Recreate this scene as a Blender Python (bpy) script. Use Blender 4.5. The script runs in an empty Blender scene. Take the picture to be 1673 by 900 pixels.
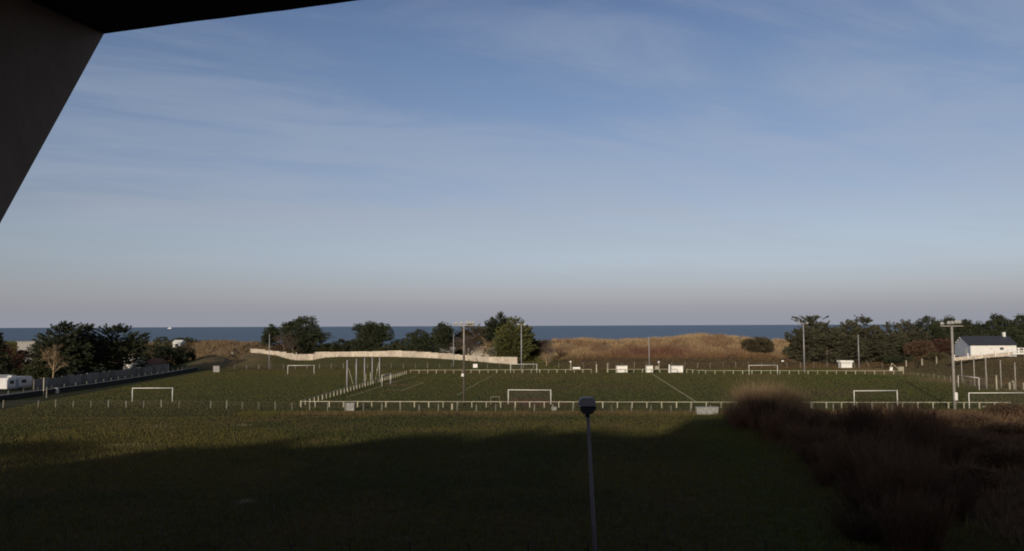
import bpy, bmesh, math, random
import numpy as np
from mathutils import Vector, Matrix

# ------------------------------------------------------------------ camera, sky, sun, exposure
S = bpy.context.scene
col = S.collection
R = math.radians
F = 1300.0                      # focal length in photo pixels (photo is 1673 x 900)
CAMH = 13.3
PITCH, ROLL = R(3.61), R(-0.229)
cd = bpy.data.cameras.new('camera'); cam = bpy.data.objects.new('camera', cd); col.objects.link(cam)
cd.sensor_width = 36.0; cd.lens = 36.0 * F / 1673.0
cd.clip_start = 0.05; cd.clip_end = 120000.0
RM = Matrix.Rotation(R(90) + PITCH, 3, 'X') @ Matrix.Rotation(ROLL, 3, 'Z')
cam.location = (0, 0, CAMH); cam.rotation_euler = RM.to_euler()
S.camera = cam

SUN_EL, SUN_AZ = R(12.3), R(20.0)      # azimuth of the light's travel, from +Y towards +X
ld = Vector((math.sin(SUN_AZ) * math.cos(SUN_EL), math.cos(SUN_AZ) * math.cos(SUN_EL), -math.sin(SUN_EL)))
sd = bpy.data.lights.new('sun', 'SUN'); sun = bpy.data.objects.new('sun', sd); col.objects.link(sun)
sd.energy = 3.0; sd.angle = R(1.1); sd.color = (1.0, 0.89, 0.73)
sun.rotation_euler = ld.to_track_quat('-Z', 'Y').to_euler(); sun.location = (-30, -60, 60)

W = bpy.data.worlds.new('World'); S.world = W; W.use_nodes = True
nt = W.node_tree; N = nt.nodes; L = nt.links; N.clear()
def nd(t, **k):
    n = N.new(t)
    for a, b in k.items(): setattr(n, a, b)
    return n
def mth(op, a, b=None, c=None):
    n = nd('ShaderNodeMath', operation=op)
    for i, v in enumerate((a, b, c)):
        if v is None: continue
        if isinstance(v, (int, float)): n.inputs[i].default_value = v
        else: L.new(v, n.inputs[i])
    return n.outputs[0]
sky = nd('ShaderNodeTexSky', sky_type='NISHITA', sun_disc=False)
sky.sun_elevation = SUN_EL; sky.sun_rotation = R(200); sky.air_density = 1.0; sky.dust_density = 1.6; sky.ozone_density = 1.6
tc = nd('ShaderNodeTexCoord'); sp = nd('ShaderNodeSeparateXYZ'); L.new(tc.outputs['Generated'], sp.inputs[0])
# elevation tint (the band of dull mauve haze above the sea goes right round the horizon)
ramp = nd('ShaderNodeValToRGB'); L.new(mth('MAXIMUM', sp.outputs[2], 0.0), ramp.inputs[0])
cr = ramp.color_ramp
RAMP = [(0.0, (1.6, 1.6, 2.6)), (0.03, (1.45, 1.45, 2.2)), (0.06, (1.26, 1.22, 1.72)), (0.10, (1.30, 1.18, 1.44)), (0.139, (1.32, 1.12, 1.28)),
        (0.212, (1.16, 1.06, 1.25)), (0.30, (1.08, 1.03, 1.2)), (0.366, (1.0, 0.97, 1.17)), (0.6, (0.32, 0.29, 0.34)), (1.0, (0.17, 0.14, 0.15))]
while len(cr.elements) < len(RAMP): cr.elements.new(0.5)
for e, (p, c) in zip(cr.elements, RAMP): e.position = p; e.color = (*[v * 0.5 for v in c], 1)
dbl = nd('ShaderNodeVectorMath', operation='SCALE'); dbl.inputs['Scale'].default_value = 2.0; L.new(ramp.outputs[0], dbl.inputs[0])
mul = nd('ShaderNodeMix', data_type='RGBA', blend_type='MULTIPLY'); mul.inputs[0].default_value = 1.0
L.new(sky.outputs[0], mul.inputs[6]); L.new(dbl.outputs[0], mul.inputs[7])
# thin cirrus, laid out on a flat layer overhead
dz = mth('ADD', mth('MAXIMUM', sp.outputs[2], 0.0), 0.12)
cx = mth('DIVIDE', sp.outputs[0], dz); cy = mth('DIVIDE', sp.outputs[1], dz)
cb = nd('ShaderNodeCombineXYZ'); L.new(cx, cb.inputs[0]); L.new(mth('MULTIPLY', mth('ADD', cy, mth('MULTIPLY', cx, -0.35)), 2.6), cb.inputs[1])
n1 = nd('ShaderNodeTexNoise'); n1.inputs['Scale'].default_value = 0.9; n1.inputs['Detail'].default_value = 9; n1.inputs['Roughness'].default_value = 0.62
n1.inputs['Distortion'].default_value = 0.6; L.new(cb.outputs[0], n1.inputs['Vector'])
n2 = nd('ShaderNodeTexNoise'); n2.inputs['Scale'].default_value = 0.28; n2.inputs['Detail'].default_value = 3
off = nd('ShaderNodeVectorMath', operation='ADD'); off.inputs[1].default_value = (5.1, 0.4, 0); L.new(cb.outputs[0], off.inputs[0]); L.new(off.outputs[0], n2.inputs['Vector'])
mr = nd('ShaderNodeMapRange', interpolation_type='SMOOTHSTEP'); mr.inputs[1].default_value = 0.43; mr.inputs[2].default_value = 0.62
L.new(mth('MULTIPLY_ADD', n2.outputs[0], 0.55, mth('MULTIPLY', n1.outputs[0], 0.5)), mr.inputs[0])
fade = nd('ShaderNodeMapRange', interpolation_type='SMOOTHSTEP'); fade.inputs[1].default_value = 0.02; fade.inputs[2].default_value = 0.12
L.new(sp.outputs[2], fade.inputs[0])
cf = mth('MULTIPLY', mth('MULTIPLY', mr.outputs[0], fade.outputs[0]), 0.36)
mixc = nd('ShaderNodeMix', data_type='RGBA'); L.new(cf, mixc.inputs[0]); L.new(mul.outputs[2], mixc.inputs[6])
CLOUD = (4.6, 5.1, 6.0, 1); mixc.inputs[7].default_value = CLOUD
bg = nd('ShaderNodeBackground'); bg.inputs[1].default_value = 0.085; 
hz = nd('ShaderNodeMapRange', interpolation_type='SMOOTHSTEP'); hz.inputs[1].default_value = -0.02; hz.inputs[2].default_value = 0.085; hz.inputs[3].default_value = 1; hz.inputs[4].default_value = 0
L.new(sp.outputs[2], hz.inputs[0]); mixh = nd('ShaderNodeMix', data_type='RGBA'); L.new(hz.outputs[0], mixh.inputs[0]); L.new(mixc.outputs[2], mixh.inputs[6])
mixh.inputs[7].default_value = (3.62, 3.78, 4.45, 1); L.new(mixh.outputs[2], bg.inputs[0])
wo = nd('ShaderNodeOutputWorld'); L.new(bg.outputs[0], wo.inputs[0])
S.view_settings.view_transform = 'Standard'; S.view_settings.look = 'None'
S.view_settings.exposure = 0.0; S.view_settings.gamma = 1.0; S.view_settings.use_curve_mapping = False
S.render.engine = 'CYCLES'
S.cycles.max_bounces = 5; S.cycles.diffuse_bounces = 2; S.cycles.glossy_bounces = 2
try: S.cycles.filter_width = 1.9
except Exception: pass

# ------------------------------------------------------------------ picture <-> place
def yh(px): return 535.5 - 0.004 * px
def ray(px, py): return RM @ Vector(((px - 836.5) / F, (450 - py) / F, -1.0))
def P(px, py, z=0.0):
    d = ray(px, py); t = (z - CAMH) / d.z
    return Vector((d.x * t, d.y * t, z))
def XY(px, Y):                       # ground x of a picture column at depth Y
    d = ray(px, yh(px) + CAMH * F / Y); return d.x * Y / d.y
def Z(px, py, Y):
    d = ray(px, py); return CAMH + d.z * Y / d.y

def ss(t): t = np.clip(t, 0, 1); return t * t * (3 - 2 * t)
_rg = np.random.RandomState(7); _G = _rg.rand(256, 256)
def vn(x, y):
    x = np.asarray(x, float); y = np.asarray(y, float)
    xi = np.floor(x).astype(int); yi = np.floor(y).astype(int); fx = ss(x - xi); fy = ss(y - yi)
    g = lambda a, b: _G[a & 255, b & 255]
    return (g(xi, yi) * (1 - fx) + g(xi + 1, yi) * fx) * (1 - fy) + (g(xi, yi + 1) * (1 - fx) + g(xi + 1, yi + 1) * fx) * fy
def fbm(x, y, s, o=4):
    r = 0; a = 0.5; t = 0
    for k in range(o):
        r = r + a * vn(np.asarray(x) / s + 17.3 * k, np.asarray(y) / s + 9.1 * k); t += a; a *= 0.55; s /= 2.1
    return r / t

crest = [(-250, 563), (0, 562), (150, 562), (240, 563), (300, 563), (330, 561), (372, 561), (390, 563), (398, 564), (412, 561), (440, 570), (540, 571), (640, 570), (700, 568),
         (800, 568), (870, 560), (905, 558.5), (960, 557.5), (1000, 558.5), (1060, 557.5), (1090, 555), (1120, 551), (1150, 549), (1190, 551), (1215, 553), (1240, 559),
         (1262, 562), (1290, 557), (1320, 556), (1400, 562), (1500, 565), (1673, 560), (1900, 560)]
mid = [(-250, 596), (0, 594), (240, 596), (290, 596), (320, 588), (350, 582), (375, 590), (392, 585), (409, 575.5), (425, 576), (455, 580), (470, 585), (485, 588), (512, 588),
       (530, 583.5), (560, 582), (640, 582), (700, 584), (760, 588), (800, 592), (845, 595), (870, 592), (900, 589), (1000, 585), (1100, 585), (1200, 583), (1290, 586), (1400, 592), (1500, 592), (1700, 585), (1900, 585)]
cX = np.array([XY(a, 310) for a, b in crest]); cZ = np.array([Z(a, b, 310) for a, b in crest])
mX = np.array([XY(a, 275) for a, b in mid]); mZ = np.array([Z(a, b, 275) for a, b in mid])
def H(X, Y):
    X = np.asarray(X, float); Y = np.asarray(Y, float)
    m = np.interp(X, mX, mZ); c = np.interp(X, cX, cZ)
    s1 = ss((Y - 246) / 29); s2 = ss((Y - 278) / 30); s3 = ss((Y - 316) / 60)
    z = m * s1 + (c - m) * s2
    dn = s2 * (1 - s3) * (ss((X - 0) / 12) + ss((-100 - X) / 8) * 0.5)
    z = z + dn * ((fbm(X, Y, 9) - 0.5) * 2.0)
    z = z * (1 - s3) - 7 * s3
    z = z + 4.2 * ss((X - 110) / 24) * ss((Y - 182) / 42) * (1 - s1)
    z = z + (fbm(X, Y, 14, 2) - 0.5) * 0.16 * (1 - s1) * (1 - ss((Y - 118) / 8))
    z = z + fbm(X, Y, 7, 3) * 1.3 * ss((X - 36) / 9) * (1 - ss((Y - 112) / 8)) * ss((Y - 10) / 20)
    return z
def h(x, y): return float(H(x, y))

def hit(px, py):                     # where a picture point meets the ground
    d = ray(px, py)
    Y = np.arange(30, 330, .4); X_ = d.x / d.y * Y; z = CAMH + d.z / d.y * Y; k = np.argmax(z < H(X_, Y)); return float(X_[k]), float(Y[k])

# ------------------------------------------------------------------ materials
def new_mat(name):
    m = bpy.data.materials.new(name); m.use_nodes = True
    return m, m.node_tree, m.node_tree.nodes['Principled BSDF']
def mat(name, c, rough=0.8, var=0.25, scale=4.0, bump=0.0, metal=0.0, spec=0.3, rnd=0.0, stain=None):
    m, t, b = new_mat(name)
    b.inputs['Roughness'].default_value = rough; b.inputs['Metallic'].default_value = metal
    b.inputs['Specular IOR Level'].default_value = spec
    tcn = t.nodes.new('ShaderNodeTexCoord'); no = t.nodes.new('ShaderNodeTexNoise')
    no.inputs['Scale'].default_value = scale; no.inputs['Detail'].default_value = 5; t.links.new(tcn.outputs['Object'], no.inputs['Vector'])
    r = t.nodes.new('ShaderNodeValToRGB'); t.links.new(no.outputs[0], r.inputs[0])
    r.color_ramp.elements[0].position = 0.3; r.color_ramp.elements[1].position = 0.72
    lo = stain if stain else tuple(v * (1 - var) for v in c)
    r.color_ramp.elements[0].color = (*lo, 1); r.color_ramp.elements[1].color = (*[min(1, v * (1 + var * 0.5)) for v in c], 1)
    out = r.outputs[0]
    if rnd:
        oi = t.nodes.new('ShaderNodeObjectInfo'); mm = t.nodes.new('ShaderNodeMapRange')
        mm.inputs[3].default_value = 1 - rnd; mm.inputs[4].default_value = 1 + rnd * 0.4; t.links.new(oi.outputs['Random'], mm.inputs[0])
        mx = t.nodes.new('ShaderNodeVectorMath'); mx.operation = 'SCALE'; t.links.new(out, mx.inputs[0]); t.links.new(mm.outputs[0], mx.inputs['Scale']); out = mx.outputs[0]
    t.links.new(out, b.inputs['Base Color'])
    if bump:
        bp = t.nodes.new('ShaderNodeBump'); bp.inputs['Strength'].default_value = bump; bp.inputs['Distance'].default_value = 0.05
        t.links.new(no.outputs[0], bp.inputs['Height']); t.links.new(bp.outputs[0], b.inputs['Normal'])
    return m
def attr_mat(name, rough=0.9, var=0.2, scale=3.0):
    m, t, b = new_mat(name); b.inputs['Roughness'].default_value = rough; b.inputs['Specular IOR Level'].default_value = 0.12
    a = t.nodes.new('ShaderNodeAttribute'); a.attribute_name = 'tint'
    tcn = t.nodes.new('ShaderNodeTexCoord'); no = t.nodes.new('ShaderNodeTexNoise'); no.inputs['Scale'].default_value = scale; no.inputs['Detail'].default_value = 6
    t.links.new(tcn.outputs['Object'], no.inputs['Vector'])
    mm = t.nodes.new('ShaderNodeMapRange'); mm.inputs[3].default_value = 1 - var; mm.inputs[4].default_value = 1 + var; mm.inputs[1].default_value = 0.3; mm.inputs[2].default_value = 0.7
    t.links.new(no.outputs[0], mm.inputs[0])
    mx = t.nodes.new('ShaderNodeVectorMath'); mx.operation = 'SCALE'; t.links.new(a.outputs['Color'], mx.inputs[0]); t.links.new(mm.outputs[0], mx.inputs['Scale'])
    t.links.new(mx.outputs[0], b.inputs['Base Color'])
    return m
M = dict(
    ground=attr_mat('ground', scale=0.8, var=0.3), blades=attr_mat('grass_blades', scale=1.5, var=0.25),
    white=mat('white_paint', (0.74, 0.72, 0.66), 0.5, 0.12, 3), rail=mat('weathered_white_concrete', (0.42, 0.39, 0.28), 0.85, 0.3, 6, rnd=0.3),
    post=mat('grey_fence_post', (0.22, 0.205, 0.165), 0.9, 0.3, 6, rnd=0.4), wire=mat('rusty_wire', (0.16, 0.14, 0.12), 0.6, 0.2, 6),
    wall_w=mat('pale_wall_panel', (0.58, 0.51, 0.42), 0.9, 0.15, 0.8, 0.3, rnd=0.2, stain=(0.40, 0.34, 0.26)), coping=mat('pale_wall_post', (0.62, 0.53, 0.40), 0.9, 0.2, 3, rnd=0.2),
    kerb_shade=mat('shade_dark_concrete', (0.035, 0.034, 0.026), 0.95, 0.4, 2, 0.4),  # concrete with the kerb wall's shadow band put into its base colour
    wall_g=mat('grey_wall_panel', (0.23, 0.21, 0.18), 0.9, 0.4, 0.5, 0.4, rnd=0.35), conc=mat('concrete', (0.30, 0.29, 0.27), 0.9, 0.3, 2, 0.4),
    mast=mat('mast_concrete', (0.31, 0.285, 0.25), 0.8, 0.25, 2), wood=mat('creosoted_wood', (0.10, 0.08, 0.065), 0.9, 0.3, 5), galv=mat('galvanised_steel', (0.34, 0.34, 0.35), 0.5, 0.15, 3, metal=0.2),
    lamp=mat('floodlight_housing', (0.42, 0.41, 0.38), 0.5, 0.2, 4), glass=mat('dark_glass', (0.03, 0.035, 0.045), 0.12, 0.1, 3, spec=0.6),
    street=mat('street_lamp_paint', (0.13, 0.115, 0.13), 0.5, 0.15, 3), hood=mat('street_lamp_hood', (0.26, 0.235, 0.25), 0.55, 0.15, 5), dark=mat('dark_plastic', (0.02, 0.022, 0.028), 0.5, 0.1, 3),
    board=mat('shelter_white_sheet', (0.80, 0.79, 0.73), 0.45, 0.08, 1.5), bench=mat('bench_wood', (0.3, 0.22, 0.14)),
    house=mat('house_render', (0.74, 0.73, 0.68), 0.85, 0.08, 0.8), gable=mat('house_gable_render', (0.34, 0.37, 0.43), 0.85, 0.1, 0.8), slate=mat('slate', (0.045, 0.05, 0.062), 0.6, 0.25, 3, 0.3),
    tile=mat('red_tile', (0.16, 0.08, 0.06), 0.8, 0.3, 3, 0.3), frame=mat('window_frame', (0.5, 0.5, 0.5), 0.5, 0.1), bark=mat('bark', (0.10, 0.075, 0.055), 0.9, 0.35, 5, 0.5),
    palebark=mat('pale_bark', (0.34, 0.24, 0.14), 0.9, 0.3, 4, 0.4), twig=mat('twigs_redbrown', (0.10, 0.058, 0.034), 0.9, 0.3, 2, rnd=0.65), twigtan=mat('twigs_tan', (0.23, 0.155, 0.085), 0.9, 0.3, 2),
    twiggrey=mat('twigs_greybrown', (0.13, 0.095, 0.075), 0.9, 0.3, 2),
    van=mat('caravan_shell', (0.62, 0.61, 0.60), 0.4, 0.08, 1), vtrim=mat('caravan_trim', (0.25, 0.27, 0.32), 0.5, 0.1),
    tyre=mat('rubber', (0.02, 0.02, 0.02), 0.8), road=mat('asphalt', (0.045, 0.045, 0.047), 0.9, 0.2, 5, 0.3), path=mat('gravel_path', (0.05, 0.038, 0.03), 0.95, 0.3, 4, 0.4),
    facade=mat('loggia_render', (0.34, 0.26, 0.20), 0.9, 0.12, 6, 0.25), soffit=mat('eave_underside', (0.035, 0.035, 0.042), 0.85, 0.2, 5, 0.3), roofm=mat('roof_zinc', (0.15, 0.15, 0.16), 0.6),
    navy=mat('dark_cloth', (0.012, 0.011, 0.012)), skin=mat('skin', (0.35, 0.2, 0.14)), net=mat('net_cord', (0.20, 0.17, 0.19), 0.9), line=mat('pitch_paint', (0.17, 0.17, 0.115), 0.9, 0.4, 0.6),
    ship=mat('ship_paint', (0.75, 0.75, 0.75)), stone=mat('pale_stone', (0.35, 0.31, 0.25), 0.9, 0.3, 3, 0.4), sand=mat('pale_sand_path', (0.36, 0.25, 0.15), 0.95, 0.2, 2),
)
def leaf_mat(name, c, c2, scale=0.6):
    m, t, b = new_mat(name); b.inputs['Roughness'].default_value = 0.8; b.inputs['Specular IOR Level'].default_value = 0.15
    tcn = t.nodes.new('ShaderNodeTexCoord'); no = t.nodes.new('ShaderNodeTexNoise'); no.inputs['Scale'].default_value = scale; no.inputs['Detail'].default_value = 4
    t.links.new(tcn.outputs['Object'], no.inputs['Vector']); r = t.nodes.new('ShaderNodeValToRGB'); t.links.new(no.outputs[0], r.inputs[0])
    r.color_ramp.elements[0].position = 0.35; r.color_ramp.elements[1].position = 0.68
    r.color_ramp.elements[0].color = (*c, 1); r.color_ramp.elements[1].color = (*c2, 1); t.links.new(r.outputs[0], b.inputs['Base Color'])
    return m
M['cyp'] = leaf_mat('cypress_leaf', (0.022, 0.028, 0.015), (0.045, 0.050, 0.025))
M['cyp_r'] = leaf_mat('brownish_cypress_leaf', (0.045, 0.046, 0.028), (0.085, 0.080, 0.045))
M['pine'] = leaf_mat('pine_needles', (0.028, 0.036, 0.020), (0.056, 0.062, 0.031))
M['bush'] = leaf_mat('bush_leaf', (0.035, 0.04, 0.018), (0.065, 0.068, 0.03))
M['gold'] = leaf_mat('golden_cypress_leaf', (0.050, 0.060, 0.020), (0.135, 0.128, 0.042), 1.3)
M['brownleaf'] = leaf_mat('brown_scrub_leaf', (0.07, 0.045, 0.03), (0.12, 0.075, 0.045))
M['redleaf'] = leaf_mat('russet_scrub_leaf', (0.06, 0.03, 0.022), (0.10, 0.05, 0.035))
M['olive'] = leaf_mat('olive_scrub_leaf', (0.06, 0.05, 0.028), (0.09, 0.075, 0.04))

# ------------------------------------------------------------------ builders
def tag(o, label=None, cat=None, group=None, kind=None):
    if label: o['label'] = label
    if cat: o['category'] = cat
    if group: o['group'] = group
    if kind: o['kind'] = kind
    return o
def empty(name, loc, rz=0.0, label=None, cat=None, group=None):
    o = bpy.data.objects.new(name, None); col.objects.link(o); o.location = loc; o.rotation_euler = (0, 0, rz); o.empty_display_size = 0.2
    return tag(o, label, cat, group)
def link(name, mesh, parent=None, loc=(0, 0, 0), rz=0.0, rot=None, scale=None):
    o = bpy.data.objects.new(name, mesh); col.objects.link(o); o.location = loc; o.rotation_euler = rot if rot else (0, 0, rz)
    if scale: o.scale = scale
    if parent: o.parent = parent
    return o
class MB:
    def __init__(s): s.v = []; s.f = []
    def raw(s, vs, fs):
        k = len(s.v); s.v += [tuple(v) for v in vs]; s.f += [tuple(i + k for i in f) for f in fs]; return s
    def box(s, c, d, rz=0.0, top=1.0):
        x, y, z = d[0] / 2, d[1] / 2, d[2] / 2; vs = []
        for sz in (-1, 1):
            q = top if sz > 0 else 1
            for a, b in ((-1, -1), (1, -1), (1, 1), (-1, 1)):
                px, py = a * x * q, b * y * q
                vs.append((c[0] + px * math.cos(rz) - py * math.sin(rz), c[1] + px * math.sin(rz) + py * math.cos(rz), c[2] + sz * z))
        return s.raw(vs, [(3, 2, 1, 0), (4, 5, 6, 7), (0, 1, 5, 4), (1, 2, 6, 5), (2, 3, 7, 6), (3, 0, 4, 7)])
    def tube(s, p, q, r0, r1=None, n=6):
        p = Vector(p); q = Vector(q); r1 = r0 if r1 is None else r1; d = (q - p).normalized()
        a = d.orthogonal().normalized(); b = d.cross(a); vs = []
        for (c, r) in ((p, r0), (q, r1)):
            for k in range(n):
                t = 2 * math.pi * (k + 0.5) / n; vs.append(c + a * (r * math.cos(t)) + b * (r * math.sin(t)))
        fs = [(k, (k + 1) % n, n + (k + 1) % n, n + k) for k in range(n)] + [tuple(range(n))[::-1], tuple(range(n, 2 * n))]
        return s.raw(vs, fs)
    def prism(s, pts, off):       # closed polygon of 3D points, extruded by off
        n = len(pts); off = Vector(off); vs = [Vector(p) for p in pts] + [Vector(p) + off for p in pts]
        return s.raw(vs, [tuple(range(n))[::-1], tuple(range(n, 2 * n))] + [(k, (k + 1) % n, n + (k + 1) % n, n + k) for k in range(n)])
    def mesh(s, name, m, smooth=False, bevel=0.0):
        me = bpy.data.meshes.new(name); me.from_pydata(s.v, [], s.f); me.materials.append(m)
        bm = bmesh.new(); bm.from_mesh(me); bmesh.ops.recalc_face_normals(bm, faces=bm.faces)
        if bevel: bmesh.ops.bevel(bm, geom=list(bm.edges), offset=bevel, segments=2, affect='EDGES')
        if smooth:
            for f in bm.faces: f.smooth = True
        bm.to_mesh(me); bm.free(); return me
    def build(s, name, m, parent=None, loc=(0, 0, 0), rz=0.0, smooth=False, bevel=0.0):
        return link(name, s.mesh(name, m, smooth, bevel), parent, loc, rz)
def np_mesh(name, V, T, m, tint=None):      # V (n,3), T (m,3) triangles
    me = bpy.data.meshes.new(name); me.vertices.add(len(V)); me.vertices.foreach_set('co', np.asarray(V, np.float32).ravel())
    me.loops.add(T.size); me.loops.foreach_set('vertex_index', np.asarray(T, np.int32).ravel())
    k = T.shape[1]; me.polygons.add(len(T)); me.polygons.foreach_set('loop_start', np.arange(0, T.size, k, dtype=np.int32))
    me.materials.append(m)
    if tint is not None:
        a = me.attributes.new('tint', 'FLOAT_COLOR', 'POINT'); a.data.foreach_set('color', np.concatenate([tint, np.ones((len(tint), 1))], 1).astype(np.float32).ravel())
    me.update(calc_edges=True); me.validate(); return me
def lerp3(a, b, t): return a[:, :] * (1 - t[:, None]) + b * t[:, None]

# ------------------------------------------------------------------ ground cover colours (by kind of ground)
PATCH = []     # (x, y, rx, ry, colour, strength)
def gcol(X, Y):
    X = np.asarray(X, float).ravel(); Y = np.asarray(Y, float).ravel()
    n = fbm(X, Y, 22, 4); n2 = fbm(X + 70, Y + 30, 6, 4); n3 = fbm(X * 0.35 + 11, Y + 50, 9, 4)
    pitchg = np.array([0.080, 0.083, 0.021]); ruf = np.array([0.066, 0.062, 0.020]); dry = np.array([0.105, 0.075, 0.032]); brn = np.array([0.085, 0.055, 0.026])
    c = np.tile(pitchg, (len(X), 1))
    c = lerp3(c, np.array([0.092, 0.082, 0.024]), ss((n3 - 0.42) / 0.2) * 0.7)
    lft = 1 - ss((X + 45) / 20); near = 1 - ss((Y - 120 + lft * 14 - 10 * (n - 0.5)) / (6 + lft * 34))
    c = lerp3(c, np.array([0.082, 0.070, 0.022]), near * 0.8)
    c = lerp3(c, np.array([0.040, 0.050, 0.016]), near * ss((n - 0.52) / 0.12) * 0.6)
    c = lerp3(c, dry, near * ss((n2 - 0.54) / 0.2) * 0.5)
    c = lerp3(c, pitchg * np.array([0.8, 1.0, 0.7]), np.exp(-((X - (16 + (Y - 56) * 0.16) - 3) / 4.0) ** 2) * near * 0.6)     # lush strip beside the thicket
    scr = ss((X - 28.5 + 2 * (n - 0.5)) / 4) * (1 - ss((Y - 119) / 4))
    c = lerp3(c, np.array([0.122, 0.072, 0.044]), scr * (0.65 + 0.35 * n2))
    strip = np.exp(-((Y - 121.5 + 0.02 * X + 1.5 * (n - 0.5)) / 2.6) ** 2) * ss((X + 38) / 8)
    c = lerp3(c, np.array([0.135, 0.090, 0.050]), strip * 0.75)
    worn = np.exp(-((Y - 231) / 7) ** 2) * ss((X + 75) / 15) * (1 - ss((X - 20) / 20)) * 0.5
    c = lerp3(c, np.array([0.12, 0.08, 0.035]), worn)
    rt = ss((X - 92) / 10) * ss((Y - 128) / 30); c = lerp3(c, np.array([0.165, 0.125, 0.066]), rt * (0.6 + 0.4 * n))
    c = lerp3(c, np.array([0.15, 0.08, 0.045]), ss((X - 106) / 8) * np.exp(-((Y - 180) / 12) ** 2) * 0.5)
    rough = ss((Y - 236) / 8) * ss((X - 10) / 15); c = lerp3(c, brn * 1.25, rough * 0.9)
    bank = ss((Y - 240) / 5) * (1 - ss((X - 0) / 8)) * ss((X + 100) / 8); c = lerp3(c, np.array([0.085, 0.08, 0.028]), bank * 0.8)
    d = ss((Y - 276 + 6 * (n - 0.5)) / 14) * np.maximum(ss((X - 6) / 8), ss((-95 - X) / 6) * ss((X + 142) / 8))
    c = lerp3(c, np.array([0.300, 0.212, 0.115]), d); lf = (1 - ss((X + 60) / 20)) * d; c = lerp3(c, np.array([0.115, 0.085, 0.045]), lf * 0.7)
    c = lerp3(c, np.array([0.13, 0.068, 0.042]), d * ss((n2 - 0.44) / 0.15) * 0.55)
    # maroon scrub hollow in the middle dune
    c = lerp3(c, np.array([0.12, 0.05, 0.035]), np.exp(-((X - 50) / 17) ** 2 - ((Y - 288) / 9) ** 2) * 0.9)
    c = lerp3(c, np.array([0.16, 0.085, 0.048]), np.exp(-((X - 62) / 48) ** 2 - ((Y - 278) / 8) ** 2) * 0.55 * ss((X - 5) / 8))
    c = lerp3(c, np.array([0.36, 0.25, 0.14]), ss((Y - 322) / 25))
    c = lerp3(c, np.array([0.17, 0.12, 0.068]), ss((-76 - X) / 10) * ss((X + 150) / 10) * ss((Y - 252 + 6 * n) / 12) * 0.75)
    garden = ss((-103 - X) / 3) * ss((Y - 150) / 10) * (1 - ss((Y - 262) / 20)); c = lerp3(c, np.array([0.03, 0.05, 0.02]), garden * 0.8)
    for (x, y, rx, ry, cc, s) in PATCH:
        c = lerp3(c, np.array(cc), s * np.exp(-((X - x) / rx) ** 2 - ((Y - y) / ry) ** 2))
    return c
def patch(px, py, wpx, ry, cc, s):
    p = P(px, py); PATCH.append((p.x, p.y, wpx * p.y / F / 2, ry, cc, s))
earth = (0.15, 0.10, 0.060)
patch(866, 657, 90, 7, (0.15, 0.066, 0.045), 1.0); patch(866, 640, 60, 8, earth, 0.45); patch(855, 612, 60, 3, earth, 0.5); patch(885, 618, 120, 9, (0.11, 0.085, 0.035), 0.7)
patch(780, 615, 60, 5, earth, 0.3); patch(652, 629, 60, 2.5, earth, 0.8); patch(1247, 613, 60, 5, earth, 0.5); patch(1431, 664, 80, 5, earth, 0.5); patch(1000, 632, 220, 9, (0.10, 0.075, 0.032), 0.6)
patch(1340, 640, 200, 10, (0.11, 0.08, 0.035), 0.6); patch(490, 613, 70, 4, earth, 0.5); patch(250, 658, 90, 3, earth, 0.4); patch(450, 603, 240, 6, (0.11, 0.07, 0.035), 0.6)
patch(1450, 615, 180, 7, (0.06, 0.085, 0.016), 0.8); patch(395, 695, 30, 0.6, (0.28, 0.25, 0.16), 0.6); patch(260, 697, 40, 0.8, (0.26, 0.22, 0.14), 0.4); patch(205, 728, 100, 0.8, (0.2, 0.16, 0.09), 0.5)
patch(400, 820, 22, 0.7, (0.35, 0.3, 0.25), 0.7); patch(900, 745, 120, 3, (0.035, 0.05, 0.012), 0.6); patch(940, 683, 160, 3, (0.055, 0.07, 0.02), 0.7); patch(1500, 628, 120, 12, (0.075, 0.08, 0.022), 0.5)
for k in range(26): patch(60 + k * 46, 706 - 16 * math.sin(k * .22), 60, 0.5, (0.11, 0.088, 0.040), 0.35)
for k in range(14): patch(330 + k * 30, 770 + k * 6, 40, 0.5, (0.10, 0.075, 0.04), 0.35)
patch(540, 676, 130, 2, (0.12, 0.09, 0.035), 0.6)

# ------------------------------------------------------------------ setting: terrain, sea
xs = np.concatenate([[-30000, -8000, -2500, -1200, -700, -450, -330], np.arange(-270, 271, 2.0), [330, 450, 700, 1200, 2500, 8000, 30000]])
ys = np.concatenate([[-20000, -5000, -1500, -500, -200, -80, -30, 0, 15, 25], np.arange(32, 392, 1.6), [420, 600]])
GX, GY = np.meshgrid(xs, ys); GZ = H(GX, GY)
V = np.stack([GX.ravel(), GY.ravel(), GZ.ravel()], 1); nx, ny = len(xs), len(ys)
I = np.arange(nx * ny).reshape(ny, nx); T = np.stack([I[:-1, :-1].ravel(), I[:-1, 1:].ravel(), I[1:, 1:].ravel(), I[1:, :-1].ravel()], 1)
me = np_mesh('ground', V, T, M['ground'], gcol(GX, GY) * (0.42 + 0.58 * ss((GY.ravel() - 246) / 8))[:, None]); me.polygons.foreach_set('use_smooth', np.ones(len(T), bool))  # soil tone under the blades, also darkened to deepen the foreground shade
tag(link('ground', me), 'grassy coastal ground running from the field up to the dunes', kind='structure')

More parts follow.
